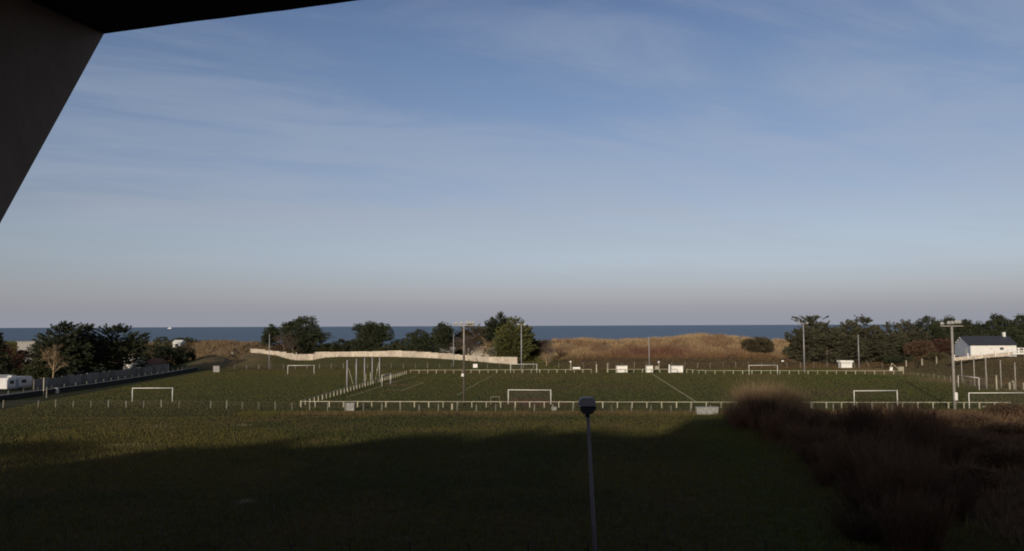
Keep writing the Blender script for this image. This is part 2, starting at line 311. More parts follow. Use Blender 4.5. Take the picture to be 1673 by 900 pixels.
m, t, b = new_mat('sea_water')
b.inputs['Base Color'].default_value = (0.022, 0.05, 0.085, 1); b.inputs['Roughness'].default_value = 0.35; b.inputs['IOR'].default_value = 1.33; b.inputs['Specular IOR Level'].default_value = 0.22
tcn = t.nodes.new('ShaderNodeTexCoord'); mp = t.nodes.new('ShaderNodeMapping'); mp.inputs['Scale'].default_value = (0.02, 0.06, 1); t.links.new(tcn.outputs['Object'], mp.inputs[0])
no = t.nodes.new('ShaderNodeTexNoise'); no.inputs['Scale'].default_value = 3.0; no.inputs['Detail'].default_value = 8; t.links.new(mp.outputs[0], no.inputs['Vector'])
bp = t.nodes.new('ShaderNodeBump'); bp.inputs['Strength'].default_value = 0.6; bp.inputs['Distance'].default_value = 3.0; t.links.new(no.outputs[0], bp.inputs['Height']); t.links.new(bp.outputs[0], b.inputs['Normal'])
mp2 = t.nodes.new('ShaderNodeMapping'); mp2.inputs['Scale'].default_value = (0.0006, 0.0025, 1); t.links.new(tcn.outputs['Object'], mp2.inputs[0])
no2 = t.nodes.new('ShaderNodeTexNoise'); no2.inputs['Scale'].default_value = 1.0; no2.inputs['Detail'].default_value = 5; t.links.new(mp2.outputs[0], no2.inputs['Vector'])
r = t.nodes.new('ShaderNodeValToRGB'); t.links.new(no2.outputs[0], r.inputs[0]); r.color_ramp.elements[0].position = 0.35; r.color_ramp.elements[1].position = 0.7
r.color_ramp.elements[0].color = (0.030, 0.066, 0.115, 1); r.color_ramp.elements[1].color = (0.046, 0.088, 0.132, 1); t.links.new(r.outputs[0], b.inputs['Base Color'])
sx = [-60000, -5000, -1000, 1000, 5000, 60000]; sy = [340, 500, 1000, 4000, 15000, 90000]
mb = MB(); mb.raw([(x, y, -5) for y in sy for x in sx], [(j * 6 + i, j * 6 + i + 1, j * 6 + i + 7, j * 6 + i + 6) for j in range(5) for i in range(5)])
tag(mb.build('sea', m), 'calm blue grey sea reaching the horizon behind the dunes', kind='structure')

# ------------------------------------------------------------------ grass: real blades, one stuff object per kind of sward
def blades(name, label, X, Y, ht, wd, tint_mul, seed, lean=0.25, m=None, tint=None):
    r = np.random.RandomState(seed); n = len(X); a = r.rand(n) * 6.283; hh = ht * (0.55 + 0.75 * r.rand(n)); ww = wd * (0.6 + 0.8 * r.rand(n))
    zz = H(X, Y) - 0.02; dx = np.cos(a) * ww / 2; dy = np.sin(a) * ww / 2; lx = (r.rand(n) - 0.5) * 2 * lean * hh; ly = (r.rand(n) - 0.5) * 2 * lean * hh
    V = np.empty((n, 3, 3)); V[:, 0] = np.stack([X - dx, Y - dy, zz], 1); V[:, 1] = np.stack([X + dx, Y + dy, zz], 1); V[:, 2] = np.stack([X + lx, Y + ly, zz + hh], 1)
    c = (gcol(X, Y) if tint is None else np.tile(np.array(tint), (n, 1))) * tint_mul * (0.8 + 0.4 * r.rand(n))[:, None]
    c = c * (1 + 0.12 * (r.rand(n, 3) - 0.5))
    me = np_mesh(name, V.reshape(-1, 3), np.arange(3 * n).reshape(n, 3), m or M['blades'], np.repeat(c, 3, 0))
    return tag(link(name, me), label, 'grass', kind='stuff')
def scatter(n, y0, y1, seed, k=0.70):     # more or less even over the wedge of land between two depths
    r = np.random.RandomState(seed); Y = np.sqrt(y0 * y0 + r.rand(n) * (y1 * y1 - y0 * y0)); return (r.rand(n) * 2 - 1) * (Y * k + 4), Y
def offroad(X, Y): return ~((X < -84 - (Y - 140) * 0.085) & (Y > 128) & (Y < 250))
X, Y = scatter(330000, 38, 119, 1); q = X < 30; blades('meadow_grass', 'rough winter grass on the field between the building and the wire fence', X[q], Y[q], 0.27 - 0.13 * ss((Y[q] - 92) / 26), 0.07, 1.13, 2)
X, Y = scatter(640000, 118, 252, 3); q = offroad(X, Y); blades('pitch_grass', 'short olive green turf of the football pitches', X[q], Y[q], 0.125, 0.09, 1.12, 4)
X, Y = scatter(90000, 45, 119, 5); q = X > 29.5; X = X[q]; Y = Y[q]; blades('scrub_grass', 'tall dry brown grass of the waste ground on the right', X, Y, 0.75, 0.10, 1.05, 6, 0.5)
X, Y = scatter(60000, 117.5, 126, 7); q = (X > -42) & (np.abs(Y - (121.5 - 0.02 * X)) < 1.2 + 3.2 * vn(X / 6, Y * 0 + 3) * np.random.RandomState(1).rand(len(X))); blades('verge_grass', 'strip of unmown russet grass along the wire fence', X[q], Y[q], 0.42, 0.07, 1.1, 8, 0.4)
r_ = np.random.RandomState(9); n = 210000; X = r_.rand(n) * 470 - 230; Y = 246 + r_.rand(n) * 76
q = ((Y > 274 + 8 * fbm(X, Y, 11)) & ((X > 2) | (X < -92))) | ((X > 8) & (Y > 240) & (r_.rand(n) < 0.5)) | (r_.rand(n) < 0.12); q &= np.abs(X) < Y * 0.72
tuft = fbm(X, Y, 3.5, 2); q &= tuft > 0.36 + 0.1 * r_.rand(n)
X = X[q]; Y = Y[q]; hv = 0.35 + 0.9 * ss((Y - 262) / 20) * (0.4 + fbm(X, Y, 3.5, 2)); blades('dune_grass', 'tawny marram grass and dead scrub covering the dunes', X, Y, hv, 0.16, 1.12, 10, 0.55)

# ------------------------------------------------------------------ pitch lines (painted blades)
def line_pts(a, b, w, n, seed):
    r = np.random.RandomState(seed); t = r.rand(n); o = (r.rand(n) - 0.5) * w; d = np.array([b[0] - a[0], b[1] - a[1]]); d = d / np.hypot(*d)
    return a[0] + (b[0] - a[0]) * t - d[1] * o, a[1] + (b[1] - a[1]) * t + d[0] * o
LX, LY = [], []
def mark(p0, p1, dens=110, w=0.22, seed=0):
    a = P(*p0); b = P(*p1); n = int(dens * math.hypot(a.x - b.x, a.y - b.y)); x, y = line_pts((a.x, a.y), (b.x, b.y), w, n, seed); LX.append(x); LY.append(y)
mark((1066, 611.5), (1139, 658), 150, 0.3, 1); mark((566, 650), (622, 632), 90, 0.25, 2); mark((631, 627), (680, 615), 60, 0.25, 3)
mark((656, 638.5), (692, 625), 60, 0.25, 4); mark((660, 637), (632, 637), 30, 0.3, 5); mark((747, 646), (782, 625), 80, 0.25, 6); mark((804, 614), (782, 625), 16, 0.3, 7); mark((692, 625), (662, 625), 25, 0.3, 8)
blades('pitch_marking', 'faded white lines painted on the turf', np.concatenate(LX), np.concatenate(LY), 0.13, 0.09, 1.0, 11, m=M['line'], tint=(0.15, 0.15, 0.10))['kind'] = 'structure'

# ------------------------------------------------------------------ paths and road on the left
def strip(name, pts, w, m, label, kind='structure', dz=0.02):
    vs, fs = [], []; dense = []
    for (a, b) in zip(pts[:-1], pts[1:]):
        k = max(2, int(math.hypot(b[0] - a[0], b[1] - a[1]) / 1.5)); dense += [(a[0] + (b[0] - a[0]) * i / k, a[1] + (b[1] - a[1]) * i / k) for i in range(k)]
    dense.append(pts[-1])
    for i, p in enumerate(dense):
        q = dense[min(i + 1, len(dense) - 1)]; o = dense[max(i - 1, 0)]; d = Vector((q[0] - o[0], q[1] - o[1], 0)).normalized(); nn = Vector((-d.y, d.x, 0))
        for s in (-1, -0.33, 0.33, 1):
            x, y = p[0] + nn.x * w / 2 * s, p[1] + nn.y * w / 2 * s; vs.append((x, y, h(x, y) + dz))
        if i: k = 4 * i; fs += [(k - 4 + j, k - 3 + j, k + 1 + j, k + j) for j in range(3)]
    return tag(MB().raw(vs, fs).build(name, m, smooth=True), label, kind=kind)
def G(px, py): p = P(px, py); return (p.x, p.y)
kerb = [G(-60, 664), G(0, 655), G(50, 648), G(95, 641.5), G(150, 634), G(210, 624.5), G(262, 616), (G(322, 605))]
strip('road', [(x - 5.5, y - 1) for x, y in kerb], 8.5, M['road'], 'narrow dark lane between the grey wall and the low concrete kerb wall', dz=0.035)
beach = [(XY(372, 262), 262), (XY(374, 272), 272), (XY(381, 288), 288), (XY(393, 304), 304), (XY(402, 322), 322)]
strip('sand_path', beach, 3.2, M['path'], 'dark path cut through the left dune to the beach', dz=0.12)
strip('sand_path', [(XY(1302, 262), 262), (XY(1282, 276), 276), (XY(1268, 290), 290), (XY(1262, 306), 306), (XY(1262, 322), 322)], 2.4, M['sand'], 'pale sandy path climbing the dune beside the round bush', dz=0.12)
# low kerb wall, 0.9 m, in lengths
kw = empty('kerb_wall', (*kerb[0], 0), label='low concrete kerb wall with posts along the lane at far left', cat='wall')
for (a, b) in zip(kerb[:-1], kerb[1:]):
    a_ = Vector((*a, 0)); b_ = Vector((*b, 0)); d = b_ - a_; k = max(1, round(d.length / 4))
    for i in range(k):
        c = a_ + d * ((i + 0.5) / k) - Vector((*kerb[0], 0)); MB().box((0, 0, 0.45), (d.length / k - 0.02, 0.22, 0.94 + 0.02 * (i % 2)), top=1).build('wall_length', M['kerb_shade'], kw, c, math.atan2(d.y, d.x)); MB().box((0, 0, 0.97), (d.length / k - 0.01, 0.36, 0.1)).build('coping', M['conc'], kw, c, math.atan2(d.y, d.x))
        MB().box((0, 0, 1.3), (0.08, 0.08, 0.8)).build('post', M['post'], kw, c, 0)

# ------------------------------------------------------------------ fences
def along(pts, sp):
    out = []; carry = 0.0
    for (a, b) in zip(pts[:-1], pts[1:]):
        a = Vector(a); b = Vector(b); Ln = (b - a).length; t = carry
        while t < Ln: out.append((a + (b - a) * (t / Ln))); t += sp
        carry = t - Ln
    return out
POSTM = MB().box((0, 0, 0.45), (0.17, 0.17, 1.02)).mesh('post', M['rail'], bevel=0.02)
RAILM = MB().box((0, 0, 0), (1.0, 0.11, 0.13)).mesh('rail', M['rail'])
def rail_fence(pts, sp, label, hgt=0.96):
    pp = along(pts, sp); rt = empty('rail_fence', (pp[0].x, pp[0].y, h(pp[0].x, pp[0].y)), label=label, cat='fence', group='white rail fences round the pitch')
    r = random.Random(len(pp)); z0 = rt.location.z; prev = None
    for i, p in enumerate(pp):
        z = h(p.x, p.y) - z0; link('post', POSTM, rt, (p.x - pp[0].x, p.y - pp[0].y, z - 0.01), r.uniform(-.1, .1), scale=(1, 1, r.uniform(0.96, 1.04)))
        if prev is not None:
            a = Vector((prev.x - pp[0].x, prev.y - pp[0].y, h(prev.x, prev.y) - z0 + hgt)); b_ = Vector((p.x - pp[0].x, p.y - pp[0].y, z + hgt)); d = b_ - a
            link('rail', RAILM, rt, (a + b_) / 2 - Vector((0, 0.02, 0)), rot=(0, -math.asin(d.z / d.length), math.atan2(d.y, d.x)), scale=(d.length - 0.01, 1, .8))
        prev = p
    return rt
FL = (XY(492, 132.5), 132.5); 
rail_fence([FL, (XY(1180, 128.5), 128.5), (XY(1660, 126), 126)], 2.36, 'white rail fence on the near side of the pitch, running behind the street lamp')
rail_fence([(FL[0] - 0.4, FL[1] + 1.2), (-29.4, 223.5)], 2.4, 'white rail fence running away along the left end of the pitch')
rail_fence([(-28.6, 224.6), (XY(974, 225), 225)], 2.42, 'white rail fence on the far side of the pitch, behind the far goal')
rail_fence([(XY(993, 225), 225), (XY(1118, 224), 224)], 2.42, 'short white rail fence on the far side, passing behind the three white shelters')
rail_fence([(XY(1122, 223), 223), (XY(1150, 217), 217), (XY(1490, 212), 212)], 2.45, 'white far rail fence in front of the dark cypress row')
WPOST = MB().box((0, 0, 0.6), (0.14, 0.14, 1.25), top=0.9).mesh('post', M['post'])
def wire_fence(pts, sp, label, hp=1.0, strands=(0.5, 0.85, 1.12), jit=0.06, skip=(), m=None, fat=1.0):
    pp = along(pts, sp); z0 = h(pp[0].x, pp[0].y); rt = empty('wire_fence', (pp[0].x, pp[0].y, z0), label=label, cat='fence', group='post and wire fences'); r = random.Random(len(pp) + 3)
    tops = []
    for i, p in enumerate(pp):
        z = h(p.x, p.y) - z0; tops.append(Vector((p.x - pp[0].x, p.y - pp[0].y, z)))
        if i in skip: continue
        o = link('post', WPOST, rt, tops[-1], rot=(r.uniform(-jit, jit), r.uniform(-jit, jit), r.random()), scale=(fat, fat, hp * r.uniform(0.88, 1.12)))
    w = MB()
    for s in strands:
        for a, b_ in zip(tops[:-1], tops[1:]): w.tube(a + Vector((0, -.05, s * hp)), b_ + Vector((0, -.05, s * hp)), 0.006, n=3)
    w.build('wire', M['wire'], rt)
    return rt
wire_fence([(XY(5, 134), 134), (XY(300, 133), 133), (XY(470, 128), 128), (XY(640, 125), 125), (XY(1175, 122), 122)], 2.98, 'post and wire fence crossing the field in front of the white rail', skip=(1, 11))
wire_fence([(XY(1200, 122), 122), (XY(1500, 122), 122)], 3.0, 'post and wire fence partly hidden behind the bare thicket')
wire_fence([(XY(383, 249), 249), (XY(600, 250), 250), (XY(860, 250), 250)], 3.75, 'grey post and wire fence below the pale panel wall', 1.25)
wire_fence([(XY(872, 250), 250), (XY(1300, 246), 246), (XY(1460, 240), 240)], 3.9, 'grey post and wire fence at the foot of the brown dunes', 1.5)
wire_fence([(XY(1500, 205), 205), (XY(1560, 185), 185), (XY(1610, 172), 172), (XY(1690, 163), 163)], 3.0, 'low post and wire fence beyond the right goal', .8, fat=.7)
# dark fence at the foot of the picture
DP = MB().box((0, 0, 1.12), (0.06, 0.05, 2.3)).mesh('post', M['dark'])
rt = empty('mesh_fence', (-11.3, 41.3, 0), label='dark mesh fence at the very bottom of the picture, only its post tops in view', cat='fence')
w = MB()
for i in range(9): link('post', DP, rt, (i * 3.02, 0, 0.0), scale=(1, 1, 1 + 0.02 * (i % 3)))
for k in range(8): w.tube((0, 0, 0.15 + k * 0.24), (24.2, 0, 0.15 + k * 0.24), 0.004, n=3)
for k in range(0, 121): w.tube((k * 0.2, 0.01, 0.05), (k * 0.2, 0.01, 1.85), 0.003, n=3)
w.build('wire', M['wire'], rt)

# ------------------------------------------------------------------ pale panel wall
topy = [(409, 569.5), (425, 570.5), (440, 573), (460, 574.5), (472, 577), (483, 578.5), (512, 578.5), (514, 575), (600, 574), (640, 573), (645, 572.5), (690, 574.5), (720, 576.5), (760, 580), (800, 583), (845, 583)]
boty = [(409, 577), (425, 578), (445, 579.5), (468, 584), (478, 587), (485, 588.5), (512, 589), (524, 585), (540, 583), (640, 582.5), (690, 585), (720, 587), (760, 591), (788, 594), (845, 594)]
YW = 273.0
wl = empty('panel_wall', (XY(627, YW), YW, 0), label='long pale panel wall stepping along the grass bank below the pines', cat='wall'); x0 = wl.location.x
pxs = np.arange(409, 846, 11.8); rr = random.Random(5)
for a, b in zip(pxs[:-1], pxs[1:]):
    if 470 < a < 478: continue
    mpx = (a + b) / 2; zt = Z(mpx, np.interp(mpx, *zip(*topy)), YW) + rr.uniform(-.06, .06); zb = Z(mpx, np.interp(mpx, *zip(*boty)), YW) - 0.6
    xa = XY(a, YW) - x0; xb = XY(b, YW) - x0; wd = xb - xa
    MB().box(((xa + xb) / 2, 0, (zt + zb) / 2), (wd - 0.16, 0.07, zt - zb)).build('panel', M['wall_w'], wl)
    MB().box((xa, 0, (zt + zb) / 2 + 0.03), (0.15, 0.16, zt - zb + 0.06)).build('post', M['coping'], wl)
for px in (484, 513): zt = Z(px, 577, YW); MB().box((XY(px, YW) - x0, 0, zt / 2 + 0.1), (0.34, 0.34, zt + 0.2)).build('gate_pillar', M['wall_w'], wl)
# grey wall on the left
ga = Vector((XY(55, 172), 172, 0)); gb = Vector((XY(275, 238), 238, 0)); d = gb - ga; k = round(d.length / 2.6)
gw = empty('panel_wall', ga, label='grey concrete panel wall along the lane under the big left cypresses', cat='wall')
for i in range(k):
    c = d * ((i + .5) / k); hh = 2.15 + 0.12 * math.sin(i * 1.7)
    MB().box((0, 0, hh / 2), (d.length / k - .16, .08, hh)).build('panel', M['wall_g'], gw, c, math.atan2(d.y, d.x)); MB().box((0, 0, hh / 2 + .04), (.15, .18, hh + .08)).build('post', M['wall_g'], gw, d * (i / k), math.atan2(d.y, d.x))
MB().box((0, 0, 1.2), (.3, .3, 2.45)).build('end_pillar', M['conc'], gw, d)

# ------------------------------------------------------------------ goals
def goal(loc, rz, w, label, hh=2.44, net=True, r=0.07, back=1.6):
    rt = empty('football_goal', (*loc, h(*loc)), rz, label, 'goal', 'football goals')
    for s in (-1, 1): MB().tube((s * w / 2, 0, -0.02), (s * w / 2, 0, hh + r), r, n=8).build('post', M['white'], rt, smooth=True)
    MB().tube((-w / 2, 0, hh), (w / 2, 0, hh), r * 0.95, n=8).build('crossbar', M['white'], rt, smooth=True)
    n = MB()
    for s in (-1, 1): n.tube((s * w / 2, 0, hh), (s * w / 2, back * .5, hh - .15), .025, n=4)
    n.build('net_bracket', M['net'], rt)
    if net:
        n = MB(); k = 14
        for i in range(k + 1):
            x = -w / 2 + w * i / k; n.tube((x, 0, hh), (x, back * .5, hh - .2), .007, n=3); n.tube((x, back * .5, hh - .2), (x, back, 0.02), .007, n=3)
        for j in range(7):
            t = j / 6; n.tube((-w / 2, back * .5 + back * .5 * t, (hh - .2) * (1 - t) + .02), (w / 2, back * .5 + back * .5 * t, (hh - .2) * (1 - t) + .02), .007, n=3)
        n.build('net', M['net'], rt)
    return rt
def gpx(xa, ya, xb, yb): a = P(xa, ya); b = P(xb, yb); return ((a.x + b.x) / 2, (a.y + b.y) / 2), math.atan2(b.y - a.y, b.x - a.x), math.hypot(a.x - b.x, a.y - b.y)
for (q, lab, net) in (((830.5, 660.5, 900, 661), 'white goal just inside the near rail, with reddish bare earth behind it', True),
                 ((834, 609, 877, 609), 'small looking white goal on the far side in front of the golden cypress', True),
                 ((216, 656.5, 281.5, 656.3), 'white goal standing alone on the field at far left', False),
                 ((470, 611.5, 513, 611), 'far white goal on the left field below the pale wall', False),
                 ((1224, 611.8, 1270.5, 611.5), 'far white goal behind the tall tan twigs of the thicket', False),
                 ((1396, 663, 1466.5, 662.5), 'white goal half hidden by the dark bare shrubs on the right', False)):
    l, a, w = gpx(*q); goal(l, a, w, lab, net=net, back=1.2)
l, a, w = gpx(624, 631, 638, 627); goal(l, a, w, 'white goal seen nearly edge on at the left end of the main pitch', back=-1.6)
l, a, w = gpx(1566, 632, 1600, 637.3); goal(l, a, w, 'white goal seen at an angle beside the tall net posts on the right', back=1.8)
p = P(1583.8, 667.5); goal((p.x + 4.6, p.y), 0, 9.2, 'white goal at the right edge, its right post out of the picture')
# small frame beside the near goal
p = P(809, 661); rt = empty('training_frame', (p.x, p.y, 0), label='small metal frame left of the near goal', cat='frame')
for s in (-1, 1): MB().tube((s * .75, 0, 0), (s * .75, 0, 1.3), .03, n=5).build('leg', M['rail'], rt); MB().tube((s * .75, 1.0, 0), (s * .75, 0, 1.3), .025, n=5).build('brace', M['rail'], rt)
MB().tube((-.75, 0, 1.3), (.75, 0, 1.3), .03, n=5).build('top_bar', M['rail'], rt)

# ------------------------------------------------------------------ ball stop posts
def netposts(items, label, braces=()):
    a = P(items[0][0], items[0][2]); rt = empty('ball_stop_posts', (a.x, a.y, 0), label=label, cat='net posts')
    for (px, yt, yb, rad, mm) in items:
        p = P(px, yb); z0 = h(p.x, p.y); zt = Z(px, yt, p.y); MB().tube((p.x - a.x, p.y - a.y, z0 - .05), (p.x - a.x, p.y - a.y, zt), rad, rad * .85, n=8).build('post', M[mm], rt, smooth=True)
    for (p0, y0, p1, y1, Yq) in braces:
        MB().tube((XY(p0, Yq) - a.x, Yq - a.y, Z(p0, y0, Yq)), (XY(p1, Yq) - a.x, Yq - a.y, Z(p1, y1, Yq)), .05, n=5).build('brace', M['rail'], rt)
    return rt
netposts([(566.8, 588, 638.5, .15, 'galv'), (582, 586, 633.5, .14, 'galv'), (595.4, 584, 629, .14, 'galv'), (608, 581.5, 626.5, .13, 'galv'), (620, 581.5, 624, .13, 'galv'), (597.6, 609.6, 627, .12, 'rail'), (605.4, 608, 628, .12, 'rail')],
         'five tall pale poles with slanting braces behind the left end goal', [(569, 601, 576.5, 627, 165), (619, 591, 613, 622, 186), (620, 590, 615, 606, 186)])
netposts([(1572, 587.5, 624, .11, 'mast'), (1592.5, 584, 630.5, .13, 'mast'), (1612, 584, 635, .13, 'mast'), (1636, 587.5, 633, .13, 'mast'), (1659.7, 592, 637.5, .13, 'mast'), (1612.2, 611, 634, .18, 'rail'), (1628.6, 613, 637.5, .17, 'rail')],
         'row of tall thin poles on the slope below the white house')
for i, (px, yt, yb) in enumerate(((1649.5, 625, 636), (1656, 626, 636), (1655, 625, 633), (1673, 628, 637))):
    p = P(px, yb); MB().box((0, 0, .7), (.3, .3, 1.45), top=.92).build('bollard', M['rail'], None, (p.x, p.y, h(p.x, p.y)))
    tag(bpy.context.scene.objects[-1] if False else col.objects[-1], ['pale stub post left of the last net pole', 'pale stub post between the net pole and its neighbour', 'pale stub post set back behind its pair', 'pale stub post at the right edge of the picture'][i], 'post', 'stub posts by the net poles')

# ------------------------------------------------------------------ masts and lamps
LAMP = MB().box((0, 0, 0), (.55, .34, .5), top=.8).mesh('lamp', M['lamp'], bevel=.04)
def mast(px, yb, yt, label, rad, lamps, bar=None, lower=None, Yd=None, box=None, up='mast', top_r=None):
    if Yd is None: p = P(px, yb)
    else: p = Vector((XY(px, Yd), Yd, h(XY(px, Yd), Yd)))
    z0 = h(p.x, p.y); zt = Z(px, yt, p.y) - z0; rt = empty('floodlight_mast' if lamps else 'tall_pole', (p.x, p.y, z0), label=label, cat='floodlight' if lamps else 'pole', group='masts round the pitches')
    sc_ = p.y / F; zl = zt * lower if lower else 0
    if lower: MB().tube((0, 0, -.1), (0, 0, zl), rad * 1.25, rad * 1.15, n=8).build('lower_pole', M['wood'], rt, smooth=True)
    MB().tube((0, 0, zl - .1), (0, 0, zt), rad, top_r or rad * .75, n=8).build('pole', M[up], rt, smooth=True)
    if bar: MB().box(((bar[0] + bar[1]) / 2 * sc_, -.12, zt + bar[2]), ((bar[1] - bar[0]) * sc_, .14, .14)).build('crossbar', M['mast'], rt)
    for (dx, dz) in lamps: link('lamp', LAMP, rt, (dx * sc_, -.2, zt + dz), rot=(R(-35), 0, 0), scale=(.95, .9, .95))
    if box: MB().box((box[0] * sc_, -rad - .16, Z(px, box[1], p.y) - z0), (box[2] * sc_, .25, box[3] * sc_)).build('control_box', M['white'], rt, bevel=.03)
    return rt
mast(758, 663, 531, 'floodlight mast with crossbar and dark lower half, centre left on the near rail', .16, [(-13, .3), (-4, .3), (5, .38), (10, .4), (15, .4)], (-17, 18, -.05), .62, box=(-2, 612.5, 4.2, 4.5))
mast(1560.2, 669, 532.5, 'big floodlight mast with five lamps and white box, beside the white house', .24, [(-17, .4), (-6, .5), (0, .55), (6, .6), (11, .6)], (-19.5, 18, 0), box=(0.2, 647, 4.6, 12.5), top_r=.17)
mast(852, 608.5, 530, 'slender twin lamp mast in front of the golden cypress', .17, [(-5, 0), (5, -.1)], (-6, 6, 0), up='galv')
mast(1314.6, 609.5, 529, 'slender twin lamp mast in front of the flat topped cypress', .17, [(-7, .2), (6, .2)], (-8, 7, .1), up='galv')
mast(741, 597, 545, 'thin pale pole behind the far rail beside the bare tangled tree', .13, [], Yd=255, up='galv')
mast(439.5, 597, 545.5, 'thin pole in front of the pine at the left end of the pale wall', .13, [], Yd=250, up='galv')
mast(1061, 600, 549, 'thin pole rising behind the middle white shelter', .13, [], Yd=229, up='galv')
mast(1403.6, 600, 546, 'thin pole in front of the dark cypress row on the right', .16, [], Yd=243, up='galv')

# street lamp in the foreground, leaning slightly
rt = empty('street_lamp', (3.25, 30, 0), label='grey street lamp with a boxy hooded head, leaning slightly, in the centre foreground', cat='street lamp')
MB().tube((0, 0, -.1), (-.44, 0, 10.0), .095, .056, n=16).build('pole', M['street'], rt, smooth=True)
MB().tube((0, 0, 0), (-.05, 0, 1.2), .16, .15, n=16).build('door_sleeve', M['street'], rt, smooth=True)
hd = MB(); cxh = -.455
prof = [(-.31, 10.30), (-.31, 10.44), (-.27, 10.56), (-.19, 10.62), (.17, 10.62), (.26, 10.57), (.29, 10.44), (.29, 10.30)]
hd.prism([(cxh + x, -.27, z) for x, z in prof], (0, .5, 0)); hd.build('hood', M['hood'], rt, bevel=.015)
bw = MB(); pr = [(-.29, 10.295), (.27, 10.295), (.275, 10.2), (.22, 10.07), (.12, 10.0), (-.10, 10.0), (-.21, 10.05), (-.265, 10.16)]
bw.prism([(cxh + x, -.2, z) for x, z in pr], (0, .40, 0)); bw.build('bowl', M['glass'], rt, bevel=.02)
MB().prism([(cxh + .27, -.1, 10.30), (cxh + .32, -.1, 10.28), (cxh + .33, -.1, 10.17), (cxh + .28, -.1, 10.12), (cxh + .26, -.1, 10.2)], (0, .2, 0)).build('clasp', M['dark'], rt)
MB().tube((cxh + .01, 0, 9.9), (cxh, 0, 10.02), .085, n=12).build('collar', M['dark'], rt, smooth=True)

# ------------------------------------------------------------------ shelters on the touchline
def shelter(px0, px1, label, yt=597.2, yb=608.8):
    a = P(px0, yb); b = P(px1, yb); w = b.x - a.x; z = Z(px0, yt, a.y); rt = empty('team_shelter', ((a.x + b.x) / 2, a.y, 0), label=label, cat='shelter', group='white shelters on the far touchline')
    MB().box((0, .65, z / 2), (w, .05, z)).build('back_panel', M['board'], rt)
    for s in (-1, 1): MB().prism([(s * w / 2, .67, .02), (s * w / 2, 0.1, .02), (s * w / 2, -.1, z - .03), (s * w / 2, .67, z - .03)], (s * .04, 0, 0)).build('side_panel', M['board'], rt)
    MB().box((0, .34, z + .03), (w + .16, .78, .06)).build('roof', M['galv'], rt)
    MB().box((0, .62, z * .1), (w - .04, .03, .07)).build('skirting', M['galv'], rt)
    return rt
shelter(1006.8, 1025.2, 'left of the three white shelters on the far touchline')
shelter(1055.6, 1066.8, 'smallest white shelter, the middle one, at the end of the halfway line')
shelter(1096.6, 1116.2, 'widest white shelter, right of the pale post on the far touchline')

# ------------------------------------------------------------------ small furniture
def thing_box(name, px, yb, wpx, hpx, m, label, cat, dep=.5, lid=None, Yd=None, rz=0.0, legs=False):
    p = P(px, yb) if Yd is None else Vector((XY(px, Yd), Yd, 0)); z0 = h(p.x, p.y); w, hh = wpx * p.y / F, hpx * p.y / F; rt = empty(name, (p.x, p.y, z0), rz, label, cat)
    lo = .35 * hh if legs else 0
    MB().box((0, 0, (hh + lo) / 2), (w, dep, hh - lo)).build('body', m, rt, bevel=.02)
    if legs:
        for s in (-1, 1): MB().box((s * w * .38, 0, lo / 2 - .02), (.1, .1, lo + .02)).build('leg', M['post'], rt)
    if lid: MB().box((0, 0, hh + .04), (w + .1, dep + .1, .08)).build('lid', lid, rt)
    return rt
thing_box('utility_cabinet', 572.6, 671, 13, 12, M['conc'], 'pale grey cabinet on the verge left of the floodlight mast', 'cabinet', .6, M['conc'])
thing_box('utility_cabinet', 905, 670, 8, 5.5, M['conc'], 'low pale block on the verge under the near goal right post', 'cabinet', .5)
thing_box('water_trough', 1155, 676.5, 35, 11, M['conc'], 'long grey concrete trough on the verge next to the thicket', 'trough', 1.0, M['conc'])
thing_box('utility_cabinet', 354, 607, 10, 9.5, M['conc'], 'small pale cabinet at the far left corner of the left field', 'cabinet', .7, M['conc'], Yd=236)
thing_box('notice_board', 776.5, 600, 7, 9, M['board'], 'small white notice board on legs below the pale wall', 'sign', .06, legs=True, Yd=244)
thing_box('low_sign', 941.5, 600, 13, 4.5, M['board'], 'long low white sign behind the far rail near the dune', 'sign', .06, legs=True, Yd=240)
thing_box('notice_board', 1073.5, 600, 6.5, 8, M['rail'], 'small pale notice board right of the middle shelter', 'sign', .06, legs=True, Yd=232)
thing_box('litter_bin', 92.5, 641, 5, 8, M['white'], 'small white bin standing at the near end of the kerb wall', 'bin', .5, M['galv'], Yd=163)
thing_box('leaning_board', 738.5, 669.5, 3, 10, M['rail'], 'narrow pale board leaning at the wire fence left of the floodlight mast', 'board', .12)
thing_box('fallen_plank', 1613, 665, 16, 1.6, M['rail'], 'pale plank lying on the ground under the right edge goal', 'plank', .3)
thing_box('fallen_plank', 1656, 672, 18, 1.4, M['rail'], 'pale plank lying nearest the right edge of the picture', 'plank', .3)
def globe_post(px, yt, Yd, label):
    x = XY(px, Yd); z0 = h(x, Yd); zt = Z(px, yt, Yd) - z0; rt = empty('globe_post', (x, Yd, z0), label=label, cat='post'); MB().tube((0, 0, 0), (0, 0, zt), .09, n=6).build('post', M['rail'], rt)
    bm = bmesh.new(); bmesh.ops.create_icosphere(bm, subdivisions=2, radius=.32); me = bpy.data.meshes.new('globe'); bm.to_mesh(me); bm.free(); me.materials.append(M['white']); link('globe', me, rt, (0, 0, zt + .1))
globe_post(932.3, 591.5, 238, 'post topped by a small white ball beside the long low sign'); globe_post(1076.5, 592, 236, 'post topped by a small white ball beside the pale notice board')
def single(name, px, yt, Yd, w, m, label, cat, grp=None, yb=None):
    x = XY(px, Yd)
    if yb: x, Yd = hit(px, yb)
    z0 = h(x, Yd); zt = Z(px, yt, Yd) - z0; o = MB().box((0, 0, zt / 2 - .03), (w, w, zt + .06), top=.85).build(name, m, None, (x, Yd, z0)); tag(o, label, cat, grp)
    return o
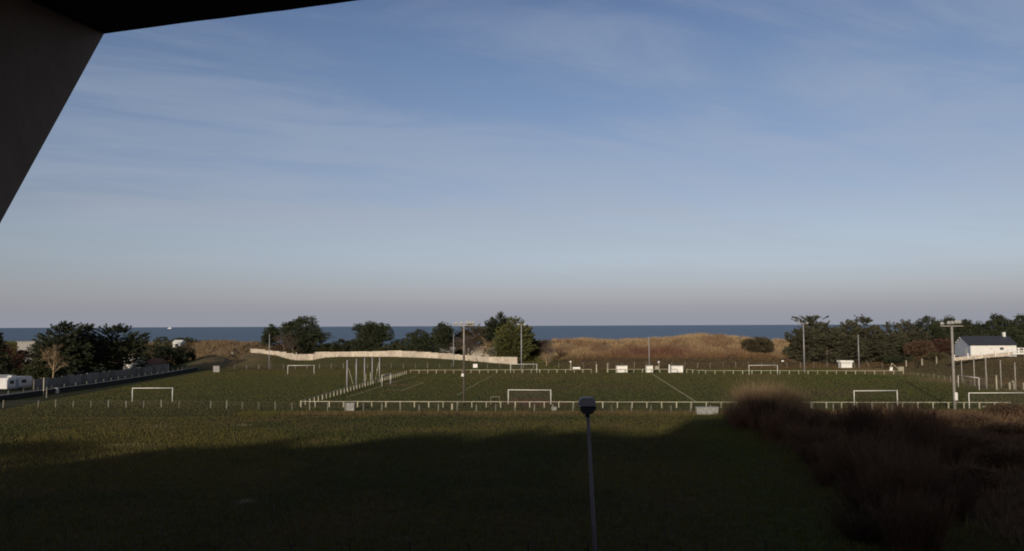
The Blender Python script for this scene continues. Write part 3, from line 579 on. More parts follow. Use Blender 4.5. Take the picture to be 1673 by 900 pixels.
single('gate_post', 974.5, 595, 226, .32, M['rail'], 'pale gate post at the left side of the gap in the far rail', 'post', 'stout pale posts along the far side'); single('gate_post', 992.5, 593, 226, .3, M['rail'], 'pale gate post at the right side of the gap in the far rail', 'post', 'stout pale posts along the far side')
single('gate_post', 1093.6, 595.5, 223, .4, M['white'], 'white post touching the left side of the widest shelter', 'post', 'stout pale posts along the far side')
single('marker_post', 1480.6, 588.5, 225, .26, M['rail'], 'pale marker post just right of the climbing frame', 'post', 'pale marker posts on the right slope', 599); single('marker_post', 1506.4, 585.5, 222, .34, M['rail'], 'pale marker post beside the dark standing figure', 'post', 'pale marker posts on the right slope', 597); single('marker_post', 1530.2, 582.5, 224, .3, M['rail'], 'pale marker post in front of the yellowish bush', 'post', 'pale marker posts on the right slope', 594)
single('marker_post', 71, 617, 158, .16, M['rail'], 'pale stake rising beside the caravan, the taller of two', 'post', 'stakes by the caravan'); single('marker_post', 76, 632, 152, .14, M['post'], 'short grey stake by the lane, right of the caravan', 'post', 'stakes by the caravan')
# cabin under the cypress row
x = XY(1381, 246); rt = empty('kiosk', (x, 246, h(x, 246)), label='small white cabin with an overhanging flat roof before the dark cypress row', cat='kiosk')
MB().box((0, 0, .95), (3.5, 1.8, 1.9)).build('body', M['board'], rt); MB().prism([(-2.2, -1.15, 1.75), (2.2, -1.15, 1.75), (2.05, -1.15, 2.2), (-1.9, -1.15, 2.3)], (0, 2.3, 0)).build('roof', M['board'], rt)
MB().box((0, -.92, 1.45), (2.6, .05, .35)).build('hatch', M['frame'], rt)
# climbing frame
x = XY(1465, 226); rt = empty('climbing_frame', (x, 226, h(x, 226)), label='little playground frame with slanting slide, right of the far rail end', cat='playground')
MB().prism([(-1.9, 0, .1), (-1.1, 0, .1), (-1.1, 0, 1.2), (-1.9, 0, 1.2)], (0, .1, 0)).build('panel', M['board'], rt); MB().box((1.2, 0, .7), (1.5, .5, 1.2)).build('platform', M['rail'], rt)
MB().tube((-1.3, 0, 2.3), (.5, 0, .7), .09, n=5).build('slide', M['rail'], rt); MB().tube((-1.3, 0, 2.4), (-2.2, 0, 0), .06, n=5).build('leg', M['rail'], rt); MB().tube((-1.3, 0, 2.4), (-1.2, .5, 0), .06, n=5).build('leg', M['rail'], rt)
# white thing on the dune path, two pale stones
for (px, py, Yd, s, lab, nm) in ((380, 573, 287, .55, 'white rounded object lying on the dark path through the left dune', 'boulder'), (1279, 590, 262, .45, 'pale stone at the foot of the sandy path by the round bush', 'boulder')):
    x = XY(px, Yd); bm = bmesh.new(); bmesh.ops.create_icosphere(bm, subdivisions=2, radius=s)
    for v in bm.verts: v.co *= 1 + .15 * math.sin(v.co.x * 9 + v.co.z * 7); v.co.z *= .7
    me = bpy.data.meshes.new(nm); bm.to_mesh(me); bm.free(); me.materials.append(M['board']); tag(link(nm, me, None, (x, Yd, h(x, Yd) + .35)), lab, 'stone')
# standing figure far off
def person(x, y, rz):
    z0 = h(x, y); me = bpy.data.meshes.new('person'); j = [(0, 0, .95), (0, 0, 1.2), (0, 0, 1.42), (0, 0, 1.52), (0, .01, 1.66), (.1, 0, .88), (.12, .02, .48), (.14, -.02, .05), (.15, -.12, .03), (-.1, 0, .88), (-.12, -.02, .48), (-.15, -.02, .05), (-.16, -.12, .03),
         (.19, 0, 1.4), (.26, -.02, 1.12), (.22, -.12, .9), (-.19, 0, 1.4), (-.26, -.02, 1.12), (-.22, -.12, .9)]
    e = [(0, 1), (1, 2), (2, 3), (3, 4), (0, 5), (5, 6), (6, 7), (7, 8), (0, 9), (9, 10), (10, 11), (11, 12), (2, 13), (13, 14), (14, 15), (2, 16), (16, 17), (17, 18)]
    rd = [.16, .15, .14, .06, .115, .1, .07, .05, .04, .1, .07, .05, .04, .06, .05, .035, .06, .05, .035]
    me.from_pydata(j, e, []); o = link('person', me, None, (x, y, z0), rz); o.modifiers.new('skin', 'SKIN'); o.modifiers.new('sub', 'SUBSURF').levels = 1; o.modifiers['sub'].render_levels = 1
    for v, r in zip(me.skin_vertices[0].data, rd): v.radius = (r, r)
    me.skin_vertices[0].data[0].use_root = True; me.materials.append(M['navy'])
    return o
fx, fy = hit(1500.5, 602)
tag(person(fx, fy, .3), 'distant figure in dark clothes standing on the slope left of a pale marker post', 'person')

# ------------------------------------------------------------------ house on the right
hx, hy = 127.4, 222.0; hz = h(hx + 6, hy + 4)
zb = Z(1583, 581, hy) - .3; ze = Z(1583, 563.5, hy); zr = Z(1583, 549.5, hy + 3.9); Lh, Dh = 12.6, 7.8
rt = empty('bungalow', (hx, hy, zb), label='white bungalow with a dark slate roof and grey gable on the right hill', cat='house'); e_ = ze - zb; r0 = zr - zb
MB().box((Lh / 2, .1, e_ / 2), (Lh, .2, e_)).build('front_wall', M['house'], rt); MB().box((Lh / 2, Dh - .1, e_ / 2), (Lh, .2, e_)).build('back_wall', M['house'], rt)
MB().prism([(0, 0, 0), (0, Dh, 0), (0, Dh, e_), (0, Dh / 2, r0 - .12), (0, 0, e_)], (-.12, 0, 0)).build('gable_wall', M['gable'], rt)
MB().prism([(Lh, 0, 0), (Lh, Dh, 0), (Lh, Dh, e_), (Lh, Dh / 2, r0 - .12), (Lh, 0, e_)], (.12, 0, 0)).build('gable_wall', M['house'], rt)
rf = MB().prism([(-.45, -.35, e_ - .12), (-.45, Dh / 2, r0), (-.45, Dh / 2, r0 + .1), (-.45, -.4, e_ + .02)], (Lh + .9, 0, 0)).build('roof_slope', M['slate'], rt)
MB().prism([(-.45, Dh + .35, e_ - .12), (-.45, Dh / 2, r0), (-.45, Dh / 2, r0 + .1), (-.45, Dh + .4, e_ + .02)], (Lh + .9, 0, 0)).build('roof_slope', M['slate'], rt)
for k in range(3): MB().box((-.5, Dh / 2 + .6 + k * .9, r0 - .4 - k * .62), (.12, .5, .35)).build('eave_bracket', M['white'], rt)
MB().box((Lh + .2, -.3, e_ - .02), (.1, .1, .1)).build('gutter_end', M['slate'], rt); MB().box((Lh / 2, -.45, e_ - .03), (Lh + .9, .12, .12)).build('gutter', M['dark'], rt)
MB().box((Lh - .9, Dh / 2 - .1, r0 + .4), (.62, .62, 1.5)).build('chimney', M['house'], rt)
wn = MB().box((8.6, -.02, e_ * .68), (1.1, .08, .8)).build('window', M['frame'], rt); MB().box((8.35, -.075, e_ * .68), (.42, .03, .62)).build('pane', M['glass'], wn); MB().box((8.85, -.075, e_ * .68), (.42, .03, .62)).build('pane', M['glass'], wn)
MB().box((5.6, -.02, e_ * .68), (.7, .05, .14)).build('vent', M['galv'], rt); MB().box((Lh + .55, -.2, e_ * .55), (.35, .35, 1.3)).build('porch_post', M['board'], rt)
MB().box((Lh + 1.2, 2.5, e_ * .4), (2.2, 3.4, e_ * .8)).build('annex', M['wood'], rt); MB().box((-.15, 2.0, e_ * .4), (.05, 1.0, 2.0)).build('door', M['frame'], rt)
# low wall with pillars before the house
fw = empty('garden_wall', (XY(1568, 213), 213, 0), label='low pillared garden wall with dry hedge in front of the white bungalow', cat='wall'); pa = (1560, 584.5); pb = (1657, 575.5)
for i in range(14):
    px = 1560 + i * 7.45; Yd = 212 + i * .35; zz = Z(px, pa[1] + (pb[1] - pa[1]) * i / 13, Yd); x = XY(px, Yd) - fw.location.x; y = Yd - 213
    
    if i % 3 == 0: MB().box((x, y, zz + .1), (.26, .26, 1.5)).build('pillar', M['board'], fw)
    if i < 13: MB().box((x + .62, y + .06, zz - .3), (1.2, .14, .95)).build('panel', M['wall_w'], fw)
# white fence at the edge
x = XY(1657, 216); rt = empty('picket_fence', (x, 216, Z(1660, 579, 216)), label='bright white open fence at the right edge beside the bungalow', cat='fence')
for k in range(4): MB().box((k * 1.45, 0, .9), (.22, .14, 1.8)).build('post', M['board'], rt)
for k in range(3):
    for zz in (.25, 1.0, 1.65): MB().box((k * 1.45 + .72, .02, zz), (1.2, .08, .32 if zz < .5 else .14)).build('rail', M['board'], rt)
    for q in range(5): MB().box((k * 1.45 + .25 + q * .24, .0, .75), (.07, .05, .8)).build('baluster', M['board'], rt)

# ------------------------------------------------------------------ left side: caravan, buildings
x = XY(26, 172); rt = empty('caravan', (x, 172, 0), R(79), 'white caravan with raised roof vent parked at the left edge beside the lane', 'caravan')
prf = [(-3.6, .45), (3.0, .45), (3.25, .8), (3.3, 2.3), (3.1, 2.75), (.2, 2.85), (-3.2, 2.7), (-3.6, 2.2)]
MB().prism([(a, -1.1, b) for a, b in prf], (0, 2.2, 0)).build('body', M['van'], rt, bevel=.06)
MB().box((-1.2, 0, 2.97), (1.6, 1.2, .28), top=.75).build('roof_vent', M['van'], rt); MB().box((.9, -1.12, 1.8), (1.3, .05, .7)).build('window', M['glass'], rt); MB().box((-2.3, -1.12, 1.8), (1.0, .05, .7)).build('window', M['glass'], rt)
MB().box((-.9, -1.12, 1.4), (.75, .05, 1.8)).build('door', M['vtrim'], rt); MB().box((0, -1.115, .75), (6.4, .03, .18)).build('stripe', M['vtrim'], rt)
for s in (-1, 1): MB().tube((0, s * 1.0 - .1, .34), (0, s * 1.0 + .1, .34), .34, n=14).build('wheel', M['tyre'], rt)
MB().tube((3.2, 0, .5), (4.4, 0, .5), .05, n=5).build('tow_bar', M['galv'], rt)
x = XY(-6, 178); c2 = empty('caravan', (x, 178, 0), R(60), 'second white caravan cut off by the left edge, its sunlit end in view', 'caravan'); MB().prism([(a * .9, -1.1, b) for a, b in prf], (0, 2.2, 0)).build('body', M['van'], c2, bevel=.06); MB().box((.9, -1.12, 1.8), (1.3, .05, .7)).build('window', M['glass'], c2)
MB().box((-3.27, 0, 1.6), (.06, 1.5, .7)).build('window', M['glass'], c2)
for s in (-1, 1): MB().tube((0, s * 1.0 - .1, .34), (0, s * 1.0 + .1, .34), .34, n=14).build('wheel', M['tyre'], c2)
def blockhouse(pxa, pxb, yt, yb, Yd, label, roofm, dep=7, gable=0.0, m='house', name='beach_house'):
    xa, xb = XY(pxa, Yd), XY(pxb, Yd); zt, zb_ = Z(pxa, yt, Yd), min(Z(pxa, yb, Yd), h((xa + xb) / 2, Yd)) - .2; w = xb - xa; rt = empty(name, ((xa + xb) / 2, Yd, zb_), label=label, cat='building'); hh = zt - zb_
    MB().box((0, dep / 2, (hh - gable) / 2), (w, dep, hh - gable)).build('wall', M[m], rt)
    if gable: MB().prism([(-w / 2 - .3, -.3, hh - gable), (-w / 2 - .3, dep + .3, hh - gable), (-w / 2 - .3, dep / 2, hh)], (w + .6, 0, 0)).build('roof', roofm, rt)
    else: MB().box((0, dep / 2, hh + .08), (w + .5, dep + .5, .2)).build('roof', roofm, rt)
    for k in range(max(1, int(w / 3))):
        f = MB().box((-w / 2 + (k + .5) * w / max(1, int(w / 3)), -.03, (hh - gable) * .62), (1.2, .08, 1.1)).build('window', M['frame'], rt); MB().box((f.location.x - w / 2 + (k + .5) * w / max(1, int(w / 3)), -.085, (hh - gable) * .62), (1.0, .03, .9)).build('pane', M['glass'], f)
    return rt
blockhouse(27, 56, 558.5, 575, 262, 'low flat roofed white building against the sea at far left', M['conc'], 6, m='conc')
blockhouse(199, 224, 583, 598, 236, 'white walled cottage with dull red roof half hidden behind the left cypresses', M['tile'], 6, 0)
blockhouse(222, 258, 586, 598, 240, 'dark red roofed shed behind the end of the grey wall', M['tile'], 6, 1.6, m='conc', name='shed')
blockhouse(282, 294, 555.5, 564, 300, 'tiny white beach hut with pitched roof above the dark bushes', M['board'], 4, 1.0, name='beach_hut')
blockhouse(719, 742, 567, 590, 284, 'grey concrete blockhouse left of the thin pale pole', M['conc'], 5, 1.8, m='stone', name='blockhouse')
blockhouse(764, 812, 566, 592, 285, 'low pale stone building behind the tangled bare tree', M['stone'], 5, 2.2, m='stone', name='stone_building')
# ship
Ys = 9000; x = XY(277, Ys); rt = empty('ferry', (x, Ys, -5), label='tiny white ship near the horizon above the left beach hut', cat='ship')
MB().prism([(-22, -4, 0), (20, -4, 0), (27, -4, 6), (-24, -4, 6)], (0, 8, 0)).build('hull', M['ship'], rt); MB().box((4, 0, 9), (26, 7, 6)).build('deckhouse', M['ship'], rt); MB().tube((0, 0, 12), (0, 0, 17), 1.5, n=8).build('funnel', M['ship'], rt)

# ------------------------------------------------------------------ trees
def crown_mesh(name, m, blobs, ncl, lpc, leaf, seed, style, w, Ht):
    r = np.random.RandomState(seed); B = np.array(blobs, float); vol = B[:, 3] * B[:, 4] * B[:, 5]; pk = r.choice(len(B), ncl, p=vol ** .75 / (vol ** .75).sum())
    d = r.normal(size=(ncl, 3)); d /= np.linalg.norm(d, axis=1)[:, None]; rad = 0.5 + 0.5 * r.rand(ncl) ** .5
    C = B[pk, :3] + d * B[pk, 3:6] * rad[:, None]
    C[:, :2] *= (w * .485) / np.quantile(np.abs(C[:, 0]), .985); C[:, 2] *= (Ht * .965) / np.quantile(C[:, 2], .997); C[:, 2] = np.maximum(C[:, 2], .15)
    n = ncl * lpc; ci = np.repeat(np.arange(ncl), lpc); g = C / (np.linalg.norm(C[:, :2], axis=1)[:, None] + .5); g[:, 2] = 0; g = g + d * [.5, .5, .25]
    if style == 'cypress':       # layered boughs: flat sprays that run outward and end in tips
        g[:, 2] += .22 + .5 * (C[:, 2] / Ht) ** 3; g /= np.linalg.norm(g, axis=1)[:, None]; Lb = np.minimum(w * .2, 1.6) * (0.6 + r.rand(ncl))
        t = r.rand(n) ** .8; lat = np.cross(g, [0, 0, 1.]); lat /= np.linalg.norm(lat, axis=1)[:, None] + 1e-6
        p = C[ci] + g[ci] * ((t - .75) * Lb[ci])[:, None] + lat[ci] * (r.normal(size=n) * .32 * (1.15 - t) * Lb[ci])[:, None]; p[:, 2] += r.normal(size=n) * .10
        a = g[ci] + r.normal(size=(n, 3)) * .45
    else:
        sz = {'pine': 1.0, 'bush': .55}[style] * (0.5 + .9 * r.rand(ncl)); o = r.normal(size=(n, 3)); o /= np.linalg.norm(o, axis=1)[:, None]; o *= (r.rand(n) ** .33)[:, None]; o[:, 2] *= .62
        p = C[ci] + o * sz[ci][:, None]; a = o + g[ci] * .5 + r.normal(size=(n, 3)) * .4; a[:, 2] += .3
    a /= np.linalg.norm(a, axis=1)[:, None]; b = np.cross(a, r.normal(size=(n, 3))); b /= np.linalg.norm(b, axis=1)[:, None] + 1e-6
    s = leaf * (0.5 + r.rand(n))[:, None]; V = np.stack([p - b * s * .45, p + b * s * .45, p + a * s * 1.2], 1); V[..., 2] = np.maximum(V[..., 2], -.2)
    return np_mesh(name, V.reshape(-1, 3), np.arange(3 * n).reshape(n, 3), m), C
def tree(px, wpx, yt, Yd, style, label, seed, yb=None, trunk_frac=.25, name=None, cat='tree', group=None, dens=1.0, m=None, lob=None, leaf=None):
    x = XY(px, Yd); z0 = h(x, Yd); Ht = max(1.5, Z(px, yt, Yd) - z0); w = wpx * Yd / F; r = random.Random(seed)
    rt = empty(name or {'cypress': 'cypress_tree', 'pine': 'pine_tree', 'bush': 'shrub'}[style], (x, Yd, z0 - .1), label=label, cat=cat, group=group)
    tf = trunk_frac if style == 'pine' else (.04 if style == 'cypress' else 0.0); base = Ht * tf; bl = []; hh = Ht - base
    if style == 'bush': bl.append((0, 0, Ht * .42, w * .47, w * .45, Ht * .5)); k = 3
    elif style == 'pine': bl.append((0, 0, base + hh * .52, w * .36, w * .34, hh * .42)); k = 6
    else: bl.append((0, 0, base + hh * .36, w * .44, w * .36, hh * .38)); bl.append((r.uniform(-.1, .1) * w, 0, base + hh * .74, w * .24, w * .2, hh * .24)); k = 7
    for i in range(k):
        a = i * 6.283 / k + r.uniform(-.4, .4); q = r.uniform(.2, .36) * w; zz = r.uniform(.2, .72) if style != 'bush' else r.uniform(.2, .5)
        s = w * r.uniform(.15, .24); zc = base + hh * zz; s2 = min(s * r.uniform(.7, 1.0), Ht * .97 - zc) if Ht * .97 > zc else s * .5
        bl.append((math.cos(a) * q * (1.15 - .35 * zz), math.sin(a) * q, zc, s, s, max(.4, s2)))
    if style != 'bush': bl.append((r.uniform(-.05, .05) * w, 0, Ht - hh * .1, w * .11, w * .11, hh * .09))
    if lob: bl += [(a * w, 0, b * Ht, c * w, c * w * .9, e * Ht) for a, b, c, e in lob]
    ar = w * hh; ncl = int((110 + ar * (2.3 if style == 'cypress' else 2.6)) * dens); mm = m or M[{'cypress': 'cyp', 'pine': 'pine', 'bush': 'bush'}[style]]
    me, C = crown_mesh('crown', mm, bl, min(ncl, 1500), 28, leaf or (.34 if style != 'bush' else .26), seed, style, w, Ht)
    link('crown', me, rt)
    if style != 'bush':
        MB().tube((0, 0, -.2), (r.uniform(-.3, .3), 0, Ht * .6), .035 * w, .012 * w, n=7).build('trunk', M['bark'], rt)
        lm = MB()
        for i in range(0, len(C), max(1, len(C) // 26)):
            c = C[i]; z1 = max(Ht * .12, min(Ht * .55, c[2] - w * .15)); lm.tube((0, 0, z1), tuple(c), .011 * w, .004 * w, n=4)
        lm.build('limb', M['bark'], rt)
    else:
        lm = MB()
        for i in range(0, len(C), max(1, len(C) // 14)): lm.tube((0, 0, -.1), tuple(C[i] * .8), .05, .02, n=4)
        lm.build('stems', M['bark'], rt)
    return rt
T_ = tree
T_(98, 92, 523.5, 205, 'cypress', 'big dark cypress behind the tan leafless tree at left', 11, dens=1.2, lob=[(-.33, .72, .12, .05), (.2, .85, .2, .12)])
T_(140, 60, 528, 214, 'cypress', 'dark cypress standing between the two big left ones', 12)
T_(193, 92, 528.5, 222, 'cypress', 'big dark cypress above the white walled cottage', 13, dens=1.2, lob=[(-.2, .82, .18, .13), (.3, .72, .17, .14)])
T_(-3, 26, 540, 200, 'cypress', 'dark tree cut off by the left edge of the picture', 14)
T_(14, 44, 562, 214, 'bush', 'russet shrub at the left edge below the sea', 15, m=M['redleaf'], cat='shrub'); T_(48, 46, 570, 222, 'bush', 'russet shrub below the flat roofed white building', 16, m=M['redleaf'], cat='shrub')
T_(30, 60, 590, 205, 'bush', 'dark green hedge bush behind the caravan', 17, cat='shrub'); T_(66, 36, 585, 200, 'bush', 'dark bush left of the tan leafless tree trunk', 18, cat='shrub')
T_(246, 46, 562, 255, 'bush', 'dark broad bush right of the big left cypresses', 19, cat='shrub', m=M['cyp']); T_(278, 50, 563, 262, 'bush', 'dark broad bush below the beach hut', 20, cat='shrub', m=M['cyp']); T_(300, 34, 566, 270, 'bush', 'dark bush at the left foot of the grassy dune', 21, cat='shrub', m=M['cyp'])
T_(264, 28, 549.5, 290, 'bush', 'palm like clump of leaves left of the beach hut', 22, cat='shrub'); T_(299, 36, 551.5, 312, 'bush', 'rounded green shrub just behind the beach hut', 23, cat='shrub')
T_(232, 40, 575, 248, 'bush', 'dark bush behind the dull red roof', 24, cat='shrub', m=M['cyp'])
T_(335, 60, 560, 322, 'bush', 'low dark scrub line on top of the left dune', 25, cat='shrub')
T_(443, 26, 529.5, 292, 'pine', 'small pine at the left of the central pines', 31, trunk_frac=.15)
T_(492, 74, 516.5, 290, 'pine', 'tall spreading pine at the left end of the pale wall', 32, trunk_frac=.08, dens=1.3, lob=[(.42, .5, .14, .09), (.1, .9, .17, .1), (-.25, .75, .15, .1)])
T_(557, 34, 554, 287, 'bush', 'round dark bush between the two tall central pines', 33, cat='shrub', m=M['cyp'])
T_(540, 40, 560, 292, 'bush', 'low green shrub beside the round dark bush', 34, cat='shrub')
T_(606, 70, 525.5, 289, 'pine', 'rounded pine standing alone behind the middle of the pale wall', 35, trunk_frac=.03, dens=1.3, lob=[(-.3, .8, .16, .1), (.28, .82, .17, .1)])
T_(655, 40, 553, 294, 'bush', 'low olive shrub right of the lone pine', 36, cat='shrub'); T_(640, 50, 561, 284, 'bush', 'flat dark shrub under the right side of the lone pine', 37, cat='shrub'); T_(700, 80, 562, 283, 'bush', 'wide dark shrub behind the pale wall left of the blockhouse', 38, cat='shrub', m=M['cyp'])
T_(686, 40, 538, 291, 'pine', 'small dark pine left of the broad dark green one', 39, trunk_frac=.1)
T_(724, 50, 527, 292, 'pine', 'broad dark green pine left of the floodlight mast', 40, trunk_frac=.08, dens=1.2)
T_(775, 60, 529, 300, 'cypress', 'dull brownish conifer behind the tangled bare tree', 41, m=M['olive'])
T_(815, 58, 509.5, 297, 'cypress', 'tallest dark cypress rising behind the golden one', 42, dens=1.2)
T_(862, 32, 531, 288, 'cypress', 'dark cypress flank right of the golden cypress', 43)
T_(838, 74, 516.5, 280, 'cypress', 'golden green cypress with layered boughs at the end of the pale wall', 44, dens=1.15, m=M['gold'], lob=[(.24, .62, .24, .24), (-.22, .5, .24, .26), (.1, .82, .2, .16), (0, .5, .42, .38)])
T_(882, 30, 560, 290, 'bush', 'dark scrub bush beside the golden cypress', 45, cat='shrub', m=M['brownleaf'])
T_(520, 40, 562, 291, 'bush', 'low scrub under the right side of the tall spreading pine', 81, cat='shrub'); T_(470, 60, 560, 295, 'bush', 'brown scrub behind the left end of the pale wall', 82, cat='shrub', m=M['brownleaf'])
T_(580, 46, 556, 293, 'bush', 'dark scrub at the left foot of the lone pine', 83, cat='shrub'); T_(750, 60, 560, 296, 'bush', 'brown scrub mass behind the tangled bare tree', 84, cat='shrub', m=M['brownleaf'])
T_(1237, 50, 550.5, 288, 'bush', 'large round grey olive bush on the dune crest', 46, cat='shrub', m=M['olive'], dens=2); T_(1291, 20, 567, 285, 'bush', 'small dark bush by the sandy path', 47, cat='shrub', m=M['olive'])
G1 = 'dark cypress row behind the far rail'
T_(1325, 54, 514, 274, 'cypress', 'flat topped cypress rising behind the twin lamp mast', 51, group=G1, m=M['cyp_r'], lob=[(0, .96, .48, .018), (-.2, .9, .3, .015)])
T_(1314, 60, 531, 262, 'cypress', 'leftmost dense cypress of the row, nearest the sandy path', 52, group=G1, m=M['cyp_r']); T_(1352, 60, 524, 260, 'cypress', 'dense cypress right of the twin lamp mast', 53, group=G1, m=M['cyp_r'])
T_(1384, 60, 521, 262, 'cypress', 'dense cypress behind the white cabin', 54, group=G1, m=M['cyp_r']); T_(1416, 66, 515.5, 264, 'cypress', 'tallest pointed cypress of the row, behind the thin pole', 55, group=G1, m=M['cyp_r'], dens=1.2)
T_(1452, 60, 524.5, 262, 'cypress', 'lower cypress at the right end of the row', 56, group=G1, m=M['cyp_r']); T_(1486, 62, 521, 268, 'cypress', 'dark conifer left of the brown bushes', 57, group=G1, m=M['cyp_r'])
G2 = 'pines on the hill behind the bungalow'
T_(1520, 60, 516, 290, 'pine', 'broad pine on the hill left of the floodlight crossbar', 58, group=G2, trunk_frac=.05); T_(1552, 54, 517, 292, 'pine', 'broad pine directly behind the floodlight crossbar', 59, group=G2, trunk_frac=.05)
T_(1582, 46, 521.5, 285, 'pine', 'pine rising over the left end of the slate roof', 60, group=G2, trunk_frac=.05); T_(1606, 46, 527, 280, 'pine', 'low pine over the middle of the slate roof', 61, group=G2, trunk_frac=.02)
T_(1634, 56, 513.5, 272, 'pine', 'tall pine behind the chimney', 62, group=G2, trunk_frac=.03, dens=1.2); T_(1671, 50, 513.5, 268, 'pine', 'tall pine cut off by the right edge', 63, group=G2, trunk_frac=.03); T_(1655, 50, 535, 262, 'pine', 'dark low pine between the chimney and the right edge', 64, group=G2, trunk_frac=.02)
T_(1700, 70, 515, 266, 'pine', 'pine just outside the right edge of the picture', 67, group=G2, trunk_frac=.03); T_(1590, 90, 540, 262, 'bush', 'dark undergrowth behind the bungalow', 68, cat='shrub', m=M['pine'])
T_(1503, 44, 556, 252, 'bush', 'dull brown bush left of the big floodlight mast', 65, cat='shrub', m=M['brownleaf'], dens=1.6); T_(1538, 50, 553, 256, 'bush', 'reddish brown bush beside the grey gable', 66, cat='shrub', m=M['redleaf'], dens=1.6)
T_(1533, 28, 576, 236, 'bush', 'small yellowish bush on the right slope', 69, cat='shrub', m=M['olive']); T_(1470, 40, 582, 248, 'bush', 'dark skirt of brush under the end of the cypress row', 70, cat='shrub', m=M['cyp'])

# ------------------------------------------------------------------ bare trees and shrubs
class TW:            # thin twigs as ribbons of real triangles, thick ones as tubes
    def __init__(s, seed): s.v = []; s.f = []; s.r = random.Random(seed); s.mb = MB()
    def rib(s, p, q, w0, w1):
        d = q - p; a = d.cross(Vector((s.r.uniform(-1, 1), s.r.uniform(-1, 1), s.r.uniform(-1, 1)))).normalized(); k = len(s.v)
        b = d.cross(a).normalized()
        s.v += [p + a * w0, p - a * .5 * w0 + b * .87 * w0, p - a * .5 * w0 - b * .87 * w0, q]; s.f += [(k, k + 1, k + 3), (k + 1, k + 2, k + 3), (k + 2, k, k + 3)]
    def grow(s, p, d, ln, w, depth, spread, up=.25, kids=3):
        r = s.r; n = 3; pts = [p]
        for i in range(n):
            d = (d + Vector((r.gauss(0, 1), r.gauss(0, 1), r.gauss(0, .6) + up)) * .16).normalized(); p = p + d * (ln / n); pts.append(p)
        for i in range(n):
            w0 = w * (1 - .22 * i); 
            if w > .045: s.mb.tube(pts[i], pts[i + 1], w0, w0 * .8, 5)
            else: s.rib(pts[i], pts[i + 1], w0, 0)
        if depth:
            for k in range(kids):
                t = r.uniform(.35, 1); i = min(n - 1, int(t * n)); b = pts[i].lerp(pts[i + 1], t * n - i)
                s.grow(b, (d + Vector((r.gauss(0, 1), r.gauss(0, 1), r.gauss(0, .5))) * spread).normalized(), ln * r.uniform(.5, .75), w * .55, depth - 1, spread, up, kids)
    def mesh(s, name, m):
        k = len(s.mb.v); V = [tuple(v) for v in s.mb.v] + [tuple(v) for v in s.v]; Fc = list(s.mb.f) + [tuple(i + k for i in f) for f in s.f]
        me = bpy.data.meshes.new(name); me.from_pydata(V, [], Fc); me.materials.append(m); return me
def bare_tree(px, yt, Yd, label, seed, m, wpx, trunk=.22, kids=4, depth=4, name='bare_tree', stems=1, w0=.2, cat='tree', spread=.6):
    x = XY(px, Yd); z0 = h(x, Yd); Ht = Z(px, yt, Yd) - z0; rt = empty(name, (x, Yd, z0 - .1), label=label, cat=cat); t = TW(seed); r = random.Random(seed)
    for i in range(7):
        a = i * .9 + r.random(); t.grow(Vector((0, 0, Ht * (trunk + .05 * i))), Vector((math.cos(a) * .8, math.sin(a) * .8, .9)).normalized(), Ht * .36, w0 * .5, depth, spread, .2, kids)
    me = t.mesh('crown', m); V = np.array([v.co for v in me.vertices]); sx = (wpx * Yd / F) / (V[:, 0].max() - V[:, 0].min()); sz = Ht / V[:, 2].max(); k = np.column_stack([V[:, 0] * sx, V[:, 1] * sx, V[:, 2] * sz]); me.vertices.foreach_set('co', k.ravel()); me.update()
    link('crown', me, rt); MB().tube((0, 0, -.2), (.15, 0, Ht * .55), w0, w0 * .45, n=7).build('trunk', m, rt)
    return rt
bare_tree(86, 556, 186, 'tan leafless tree lit by the sun in front of the big dark cypress', 71, M['palebark'], 44)
bare_tree(463, 541, 284, 'brown leafless tree tangle left of the tall spreading pine', 72, M['twiggrey'], 46, kids=4); bare_tree(478, 548, 282, 'brown leafless tree under the tall spreading pine', 73, M['twiggrey'], 36, kids=4)
bare_tree(760, 540, 281, 'tangled bare tree behind the pale wall at the floodlight mast', 74, M['twiggrey'], 62, w0=.3, spread=.9, kids=5); bare_tree(790, 548, 279, 'twisted bare tree before the low pale stone building', 75, M['palebark'], 44, w0=.26, spread=.9)
bare_tree(898, 558, 272, 'purplish bare shrub right of the golden cypress', 76, M['twiggrey'], 42, cat='shrub', trunk=.05); bare_tree(893, 572, 256, 'small sunlit tan bare tree at the foot of the dune', 77, M['palebark'], 26, w0=.12, trunk=.1)
bare_tree(915, 560, 283, 'bare brown shrub left of the tawny dune', 78, M['twig'], 30, cat='shrub', trunk=.05)
def thicket_mesh(seed, Hh, rad, ns, m, w=.022):
    t = TW(seed); r = t.r
    for i in range(ns):
        a = r.random() * 6.283; q = rad * .45 * math.sqrt(r.random()); p = Vector((math.cos(a) * q, math.sin(a) * q, -.1)); fan = .42 * q / rad + r.uniform(0, .22)
        d = Vector((math.cos(a) * fan, math.sin(a) * fan, 1)).normalized(); ln = Hh * r.uniform(.5, 1.0); pts = [p]
        for k in range(4): d = (d + Vector((r.gauss(0, .07), r.gauss(0, .07), .02))).normalized(); p = p + d * ln / 4; pts.append(p)
        for k in range(4): t.rib(pts[k], pts[k + 1], w * (1 - .2 * k) + .004, 0)
        for k in range(5):
            b = pts[r.randint(1, 3)].lerp(pts[r.randint(2, 4)], r.random()); dd = (d + Vector((r.gauss(0, .35), r.gauss(0, .35), r.gauss(.1, .2)))).normalized(); t.rib(b, b + dd * ln * r.uniform(.12, .32), w * .5, 0)
    return t.mesh('twigs', m)
TM = [thicket_mesh(100 + i, 6, 2.1, 230, M['twig'], .034) for i in range(5)]; TT = [thicket_mesh(120 + i, 6, 2.6, 650, M['twigtan'], .011) for i in range(3)]
